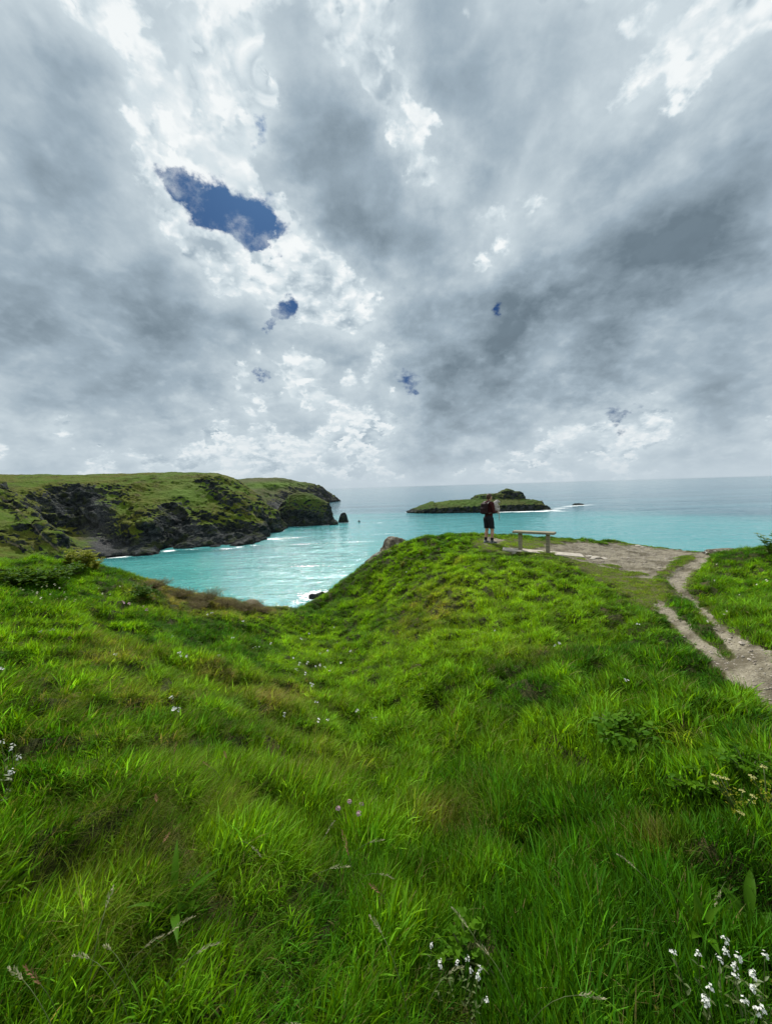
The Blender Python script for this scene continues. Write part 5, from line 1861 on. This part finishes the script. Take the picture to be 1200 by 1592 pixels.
# the bank at left
BR = [leafy_mound('bramble_bush', 0.62, 0.32, 420, 0.085, LEAF_D, 34), leafy_mound('bramble_bush', 0.48, 0.28, 300, 0.08, LEAF_D, 26)]
plant_at(BR[0], 20, 900, 0.15, 'dark bramble bush on the left bank, leftmost of the row', 'bush', 'bramble bushes on the left bank')
plant_at(BR[1], 72, 897, 0.15, 'dark bramble bush on the left bank, second from the left edge', 'bush', 'bramble bushes on the left bank')
plant_at(BR[1], 110, 888, 0.12, 'dark bramble bush right under the yellow-green flowering shrub', 'bush', 'bramble bushes on the left bank', 0.85)
plant_at(BR[1], 222, 921, 0.10, 'dark bramble bush below the brown heather, right of the cream flowers', 'bush', 'bramble bushes on the left bank', 0.75)
AX = [umbel_plant(0.50, 0.26, 13, LEAF_Y, LEAF_Y, 'flowering_shrub', 0.075), umbel_plant(0.40, 0.2, 9, LEAF_Y, LEAF_Y, 'flowering_shrub', 0.07)]
plant_at(AX[0], 132, 868, 0.3, 'tallest yellow-green flowering shrub on the skyline of the left bank', 'shrub', 'yellow-green shrubs on the left bank', 1.0)
plant_at(AX[1], 105, 868, 0.2, 'yellow-green flowering shrub left of the tallest one on the left bank', 'shrub', 'yellow-green shrubs on the left bank', 0.9)
plant_at(AX[1], 148, 880, 0.15, 'yellow-green flowering shrub lower right of the tallest one on the bank', 'shrub', 'yellow-green shrubs on the left bank', 0.8)
HS = [dry_shrub(0.5, 0.24, 150), dry_shrub(0.38, 0.2, 110)]
for k, ((u, v, s), lab) in enumerate(zip([(238, 910, 0.95), (278, 922, 1.1), (318, 929, 1.15), (350, 937, 1.1), (382, 943, 1.0), (300, 942, 1.0), (408, 948, 0.7)], ['leftmost', 'second from the left', 'middle', 'third from the right', 'second from the right', 'lowest', 'rightmost and smallest'])):
    plant_at(HS[k % 2], u, v, 0.10, f'brown dry heather shrub, {lab} of the row along the cliff edge', 'shrub', 'brown heather along the cliff edge', s)
FERN = [umbel_plant(0.22, 0.16, 6, DRK, LEAF, 'edge_plant', 0.03), umbel_plant(0.24, 0.12, 5, DRK, DRK, 'edge_plant', 0.04)]
plant_at(FERN[1], 252, 890, 0.12, 'dark round-headed plant silhouetted against the water at the cliff edge', 'plant', None, 1.2)
for (u, v, lab) in ((312, 914, 'leftmost of three above the brown heather'), (330, 916, 'middle one of three above the brown heather'), (347, 915, 'rightmost of three above the brown heather'), (431, 946, 'left one of two at the lip of the gully'), (458, 950, 'right one of two at the lip of the gully'), (548, 897, 'below the pale rock on the edge of the knoll'), (676, 826, 'standing thinly on the left skyline of the knoll')):
    plant_at(FERN[0], u, v, 0.08, 'small dark cliff-edge plant, ' + lab, 'plant', 'small plants along the cliff edge', 0.9)
AX2 = umbel_plant(0.46, 0.25, 9, LEAF_Y, LEAF, 'flowering_shrub', 0.055)
plant_at(AX2, 1196, 850, 0.16, 'pale green flowering shrub on the skyline at the right edge', 'shrub', None, 1.15)
for (u, v, lab) in ((590, 905, 'leftmost of three'), (625, 880, 'middle one of three'), (655, 862, 'rightmost of three')):
    plant_at(AX[1], u, v, 0.10, f'low yellow-green weed on the left shoulder of the knoll, {lab}', 'plant', 'low weeds on the knoll shoulder', 0.5)
# grass ears
SE = [seed_stalk('grass_ear', 0.34, EAR, 0.085, 0.007, 1.25), seed_stalk('grass_ear', 0.30, EAR, 0.075, 0.006, 1.5), seed_stalk('grass_ear', 0.36, EAR, 0.10, 0.006, 1.0)]
for k, (u, v) in enumerate([(120, 1508), (150, 1520), (165, 1530), (200, 1524), (210, 1538), (265, 1545), (100, 1560), (215, 1495)]):
    plant_at(SE[k % 3], u, v, 0.25, 'pale drooping grass ear low in the left foreground', 'grass ear', 'grass ears in the left foreground', rr_(0.85, 1.1))
for k, (u, v) in enumerate([(560, 1580), (650, 1560), (700, 1556), (640, 1545), (770, 1520), (790, 1518), (800, 1548), (822, 1552), (720, 1575), (690, 1585)]):
    plant_at(SE[k % 3], u, v, 0.25, 'pale arching grass ear along the bottom middle of the foreground', 'grass ear', 'grass ears in the bottom middle', rr_(0.8, 1.05))
for k, (u, v) in enumerate([(530, 1320), (545, 1345), (1060, 1410), (1130, 1330), (365, 1278), (480, 1350), (450, 1375)]):
    plant_at(SE[k % 3], u, v, 0.25, 'lone pale grass ear standing in the middle of the slope', 'grass ear', 'lone grass ears over the slope', rr_(0.8, 1.05))
RE = [seed_stalk('sorrel_spike', 0.34, RUST, 0.10, 0.008, 0.25), seed_stalk('sorrel_spike', 0.28, RUST, 0.09, 0.007, 0.35)]
for k, (u, v) in enumerate([(362, 1172), (350, 1178), (258, 1195), (230, 1290), (562, 1376), (620, 1364), (880, 1020), (870, 1030), (690, 1110), (1190, 1290), (245, 1240), (95, 1522)]):
    plant_at(RE[k % 2], u, v, 0.28, 'rusty sorrel spike rising out of the grass of the slope', 'sorrel', 'rusty sorrel spikes over the slope', rr_(0.8, 1.1))

# ------------------------------------------------------------------ near rocks and gravel
def lichen_rock():
    mt, g = material('lichen_rock')
    P = g.geo()
    n = g.noise(P, 3.0, 7, 0.68)
    m = g.noise(P, 9.0, 5, 0.6)
    col = g.mix(g.sm(n, 0.35, 0.65), (0.075, 0.060, 0.045), (0.25, 0.215, 0.165))
    col = g.mix(g.sm(m, 0.54, 0.66) * 0.8, col, (0.27, 0.25, 0.13))
    col = g.mix(g.sm(g.noise(P, 5.0, 4), 0.60, 0.68), col, (0.42, 0.42, 0.38))
    g.out(g.bsdf(Base_Color=col, Roughness=0.95, Specular_IOR_Level=0.1, Normal=g.bump(n + m * 0.4, 0.9, 0.06)))
    return mt


LR = lichen_rock()


def boulder(name, c, size, rz, mat, seed=0.0, seg=70, ang=0.30, tilt=(0, 0)):
    th = np.linspace(0.02, math.pi - 0.02, seg)
    ph = np.linspace(0, 2 * math.pi, seg * 2 + 1)[:-1]
    PH, TH = np.meshgrid(ph, th)
    D = np.stack([np.sin(TH) * np.cos(PH), np.sin(TH) * np.sin(PH), np.cos(TH)], -1)
    rg = np.random.default_rng(int(seed * 10) + 1)
    r = np.full(PH.shape, 1.25)
    for k in range(16):                       # planes chop the ball into a broken block
        n_ = rg.normal(size=3)
        n_ /= np.linalg.norm(n_)
        r = np.minimum(r, rg.uniform(0.68, 1.0) / np.maximum(D @ n_, 0.05))
    r = r * (1 + 0.5 * ang * (fbm(D[..., 0] * 2.2 + seed, D[..., 1] * 2.2, D[..., 2] * 2.2, 5, 0.6, ridged=True) - 0.4) + 0.05 * fbm(D[..., 0] * 9 + seed, D[..., 1] * 9, D[..., 2] * 9, 3))
    V = (D * r[..., None]) * np.array(size)
    nr, nc = PH.shape
    i = np.arange(nr - 1)[:, None] * nc
    j = np.arange(nc)[None]
    F = np.stack([i + j, i + nc + j, i + nc + (j + 1) % nc, i + (j + 1) % nc], -1).reshape(-1, 4)
    Vf = np.concatenate([V.reshape(-1, 3), V[0].mean(0)[None], V[-1].mean(0)[None]])
    Fl = F.tolist() + [[nr * nc, q, (q + 1) % nc] for q in range(nc)] + [[nr * nc + 1, (nr - 1) * nc + (q + 1) % nc, (nr - 1) * nc + q] for q in range(nc)]
    o = mesh_np(name, Vf, Fl, mat, None, True)
    o.location = tuple(c)
    o.rotation_euler = (tilt[0], tilt[1], rz)
    return o


o = boulder('rock_outcrop', at(590, 884, 15.2) + (0.0, 0, 0.0), (0.70, 0.7, 0.82), 0.5, LR, 3.0, 80, 0.35, (0.1, 0.55))
tag(o, 'broken lichen-grey rock outcrop poking out left of the grassy knoll', 'rock')
o = boulder('rock_outcrop', at(611, 862, 15.4) + (0, 0, 0.0), (0.5, 0.6, 0.55), 1.3, LR, 5.0, 60, 0.35, (0, 0.3))
tag(o, 'smaller lichen-grey rock at the upper end of the outcrop by the knoll', 'rock')
o = boulder('rock_outcrop', at(392, 938, 11.5) + (0, 0, -0.12), (0.42, 0.4, 0.22), 0.2, LR, 7.0, 60, 0.3, (0, 0.25))
tag(o, 'pale brown rock at the end of the heather above the gully mouth', 'rock')
o = boulder('rock_outcrop', at(1125, 853, 11.4) + (0, 0, -0.12), (0.5, 0.3, 0.16), 0.2, LR, 9.0, 50, 0.3)
tag(o, 'low dark rock in the skyline grass right of the path end', 'rock')
for k, ((u, v, s), lab) in enumerate(zip([(915, 865, .10), (927, 867, .12), (938, 868, .09), (920, 869, .07), (992, 849, .12), (1000, 851, .10)], ['leftmost of the row before the bench path', 'largest of the row on the worn earth', 'rightmost of the row on the worn earth', 'smallest of the row on the worn earth', 'by the cliff edge, left one of two', 'by the cliff edge, right one of two'])):
    p = hit(u, v)
    o = boulder('stone', p + (0, 0, 0.005), (s * 1.3, s, s * 0.28), uv() * 6, CONC, 11.0 + k, 20, 0.2)
    tag(o, 'flat pale stone, ' + lab, 'stone', 'flat pale stones on the worn earth')
# gravel on the trodden earth
x = RNG.uniform(1.5, 9.5, 60000)
y = RNG.uniform(2.2, 14.5, 60000)
k = (bil(DM, x, y) > 0.5) & (RNG.random(60000) < 0.9)
x, y = x[k][:6500], y[k][:6500]
z = bil(ZZ, x, y)
n_ = len(x)
ico = np.array([(0, 0, 1), (0.9, 0, 0.2), (0.2, 0.85, 0.25), (-0.8, 0.4, 0.15), (-0.6, -0.7, 0.2), (0.4, -0.8, 0.15), (0, 0, -0.8)])
icf = np.array([(0, 1, 2), (0, 2, 3), (0, 3, 4), (0, 4, 5), (0, 5, 1), (6, 2, 1), (6, 3, 2), (6, 4, 3), (6, 5, 4), (6, 1, 5)])
s = np.exp(RNG.normal(-4.75, 0.55, n_))
a = RNG.random(n_) * 6.28
V = ico[None] * s[:, None, None] * np.array([1, 1, 0.6]) * RNG.uniform(0.7, 1.3, (n_, 7, 1))
ca, sa = np.cos(a)[:, None], np.sin(a)[:, None]
V = np.stack([V[..., 0] * ca - V[..., 1] * sa, V[..., 0] * sa + V[..., 1] * ca, V[..., 2]], -1) + np.stack([x, y, z + s * 0.15], -1)[:, None]
F = (icf[None] + (np.arange(n_) * 7)[:, None, None]).reshape(-1, 3)
GRV = leafy('gravel_stone', (0.20, 0.165, 0.13), (0.46, 0.41, 0.35), 0.0, 0.9, 0.15)
o = mesh_np('gravel', V.reshape(-1, 3), F, GRV, None, False, {'bl': np.repeat(RNG.random(n_), 7)})
tag(o, 'loose pale gravel strewn over the trodden earth path', kind='stuff')
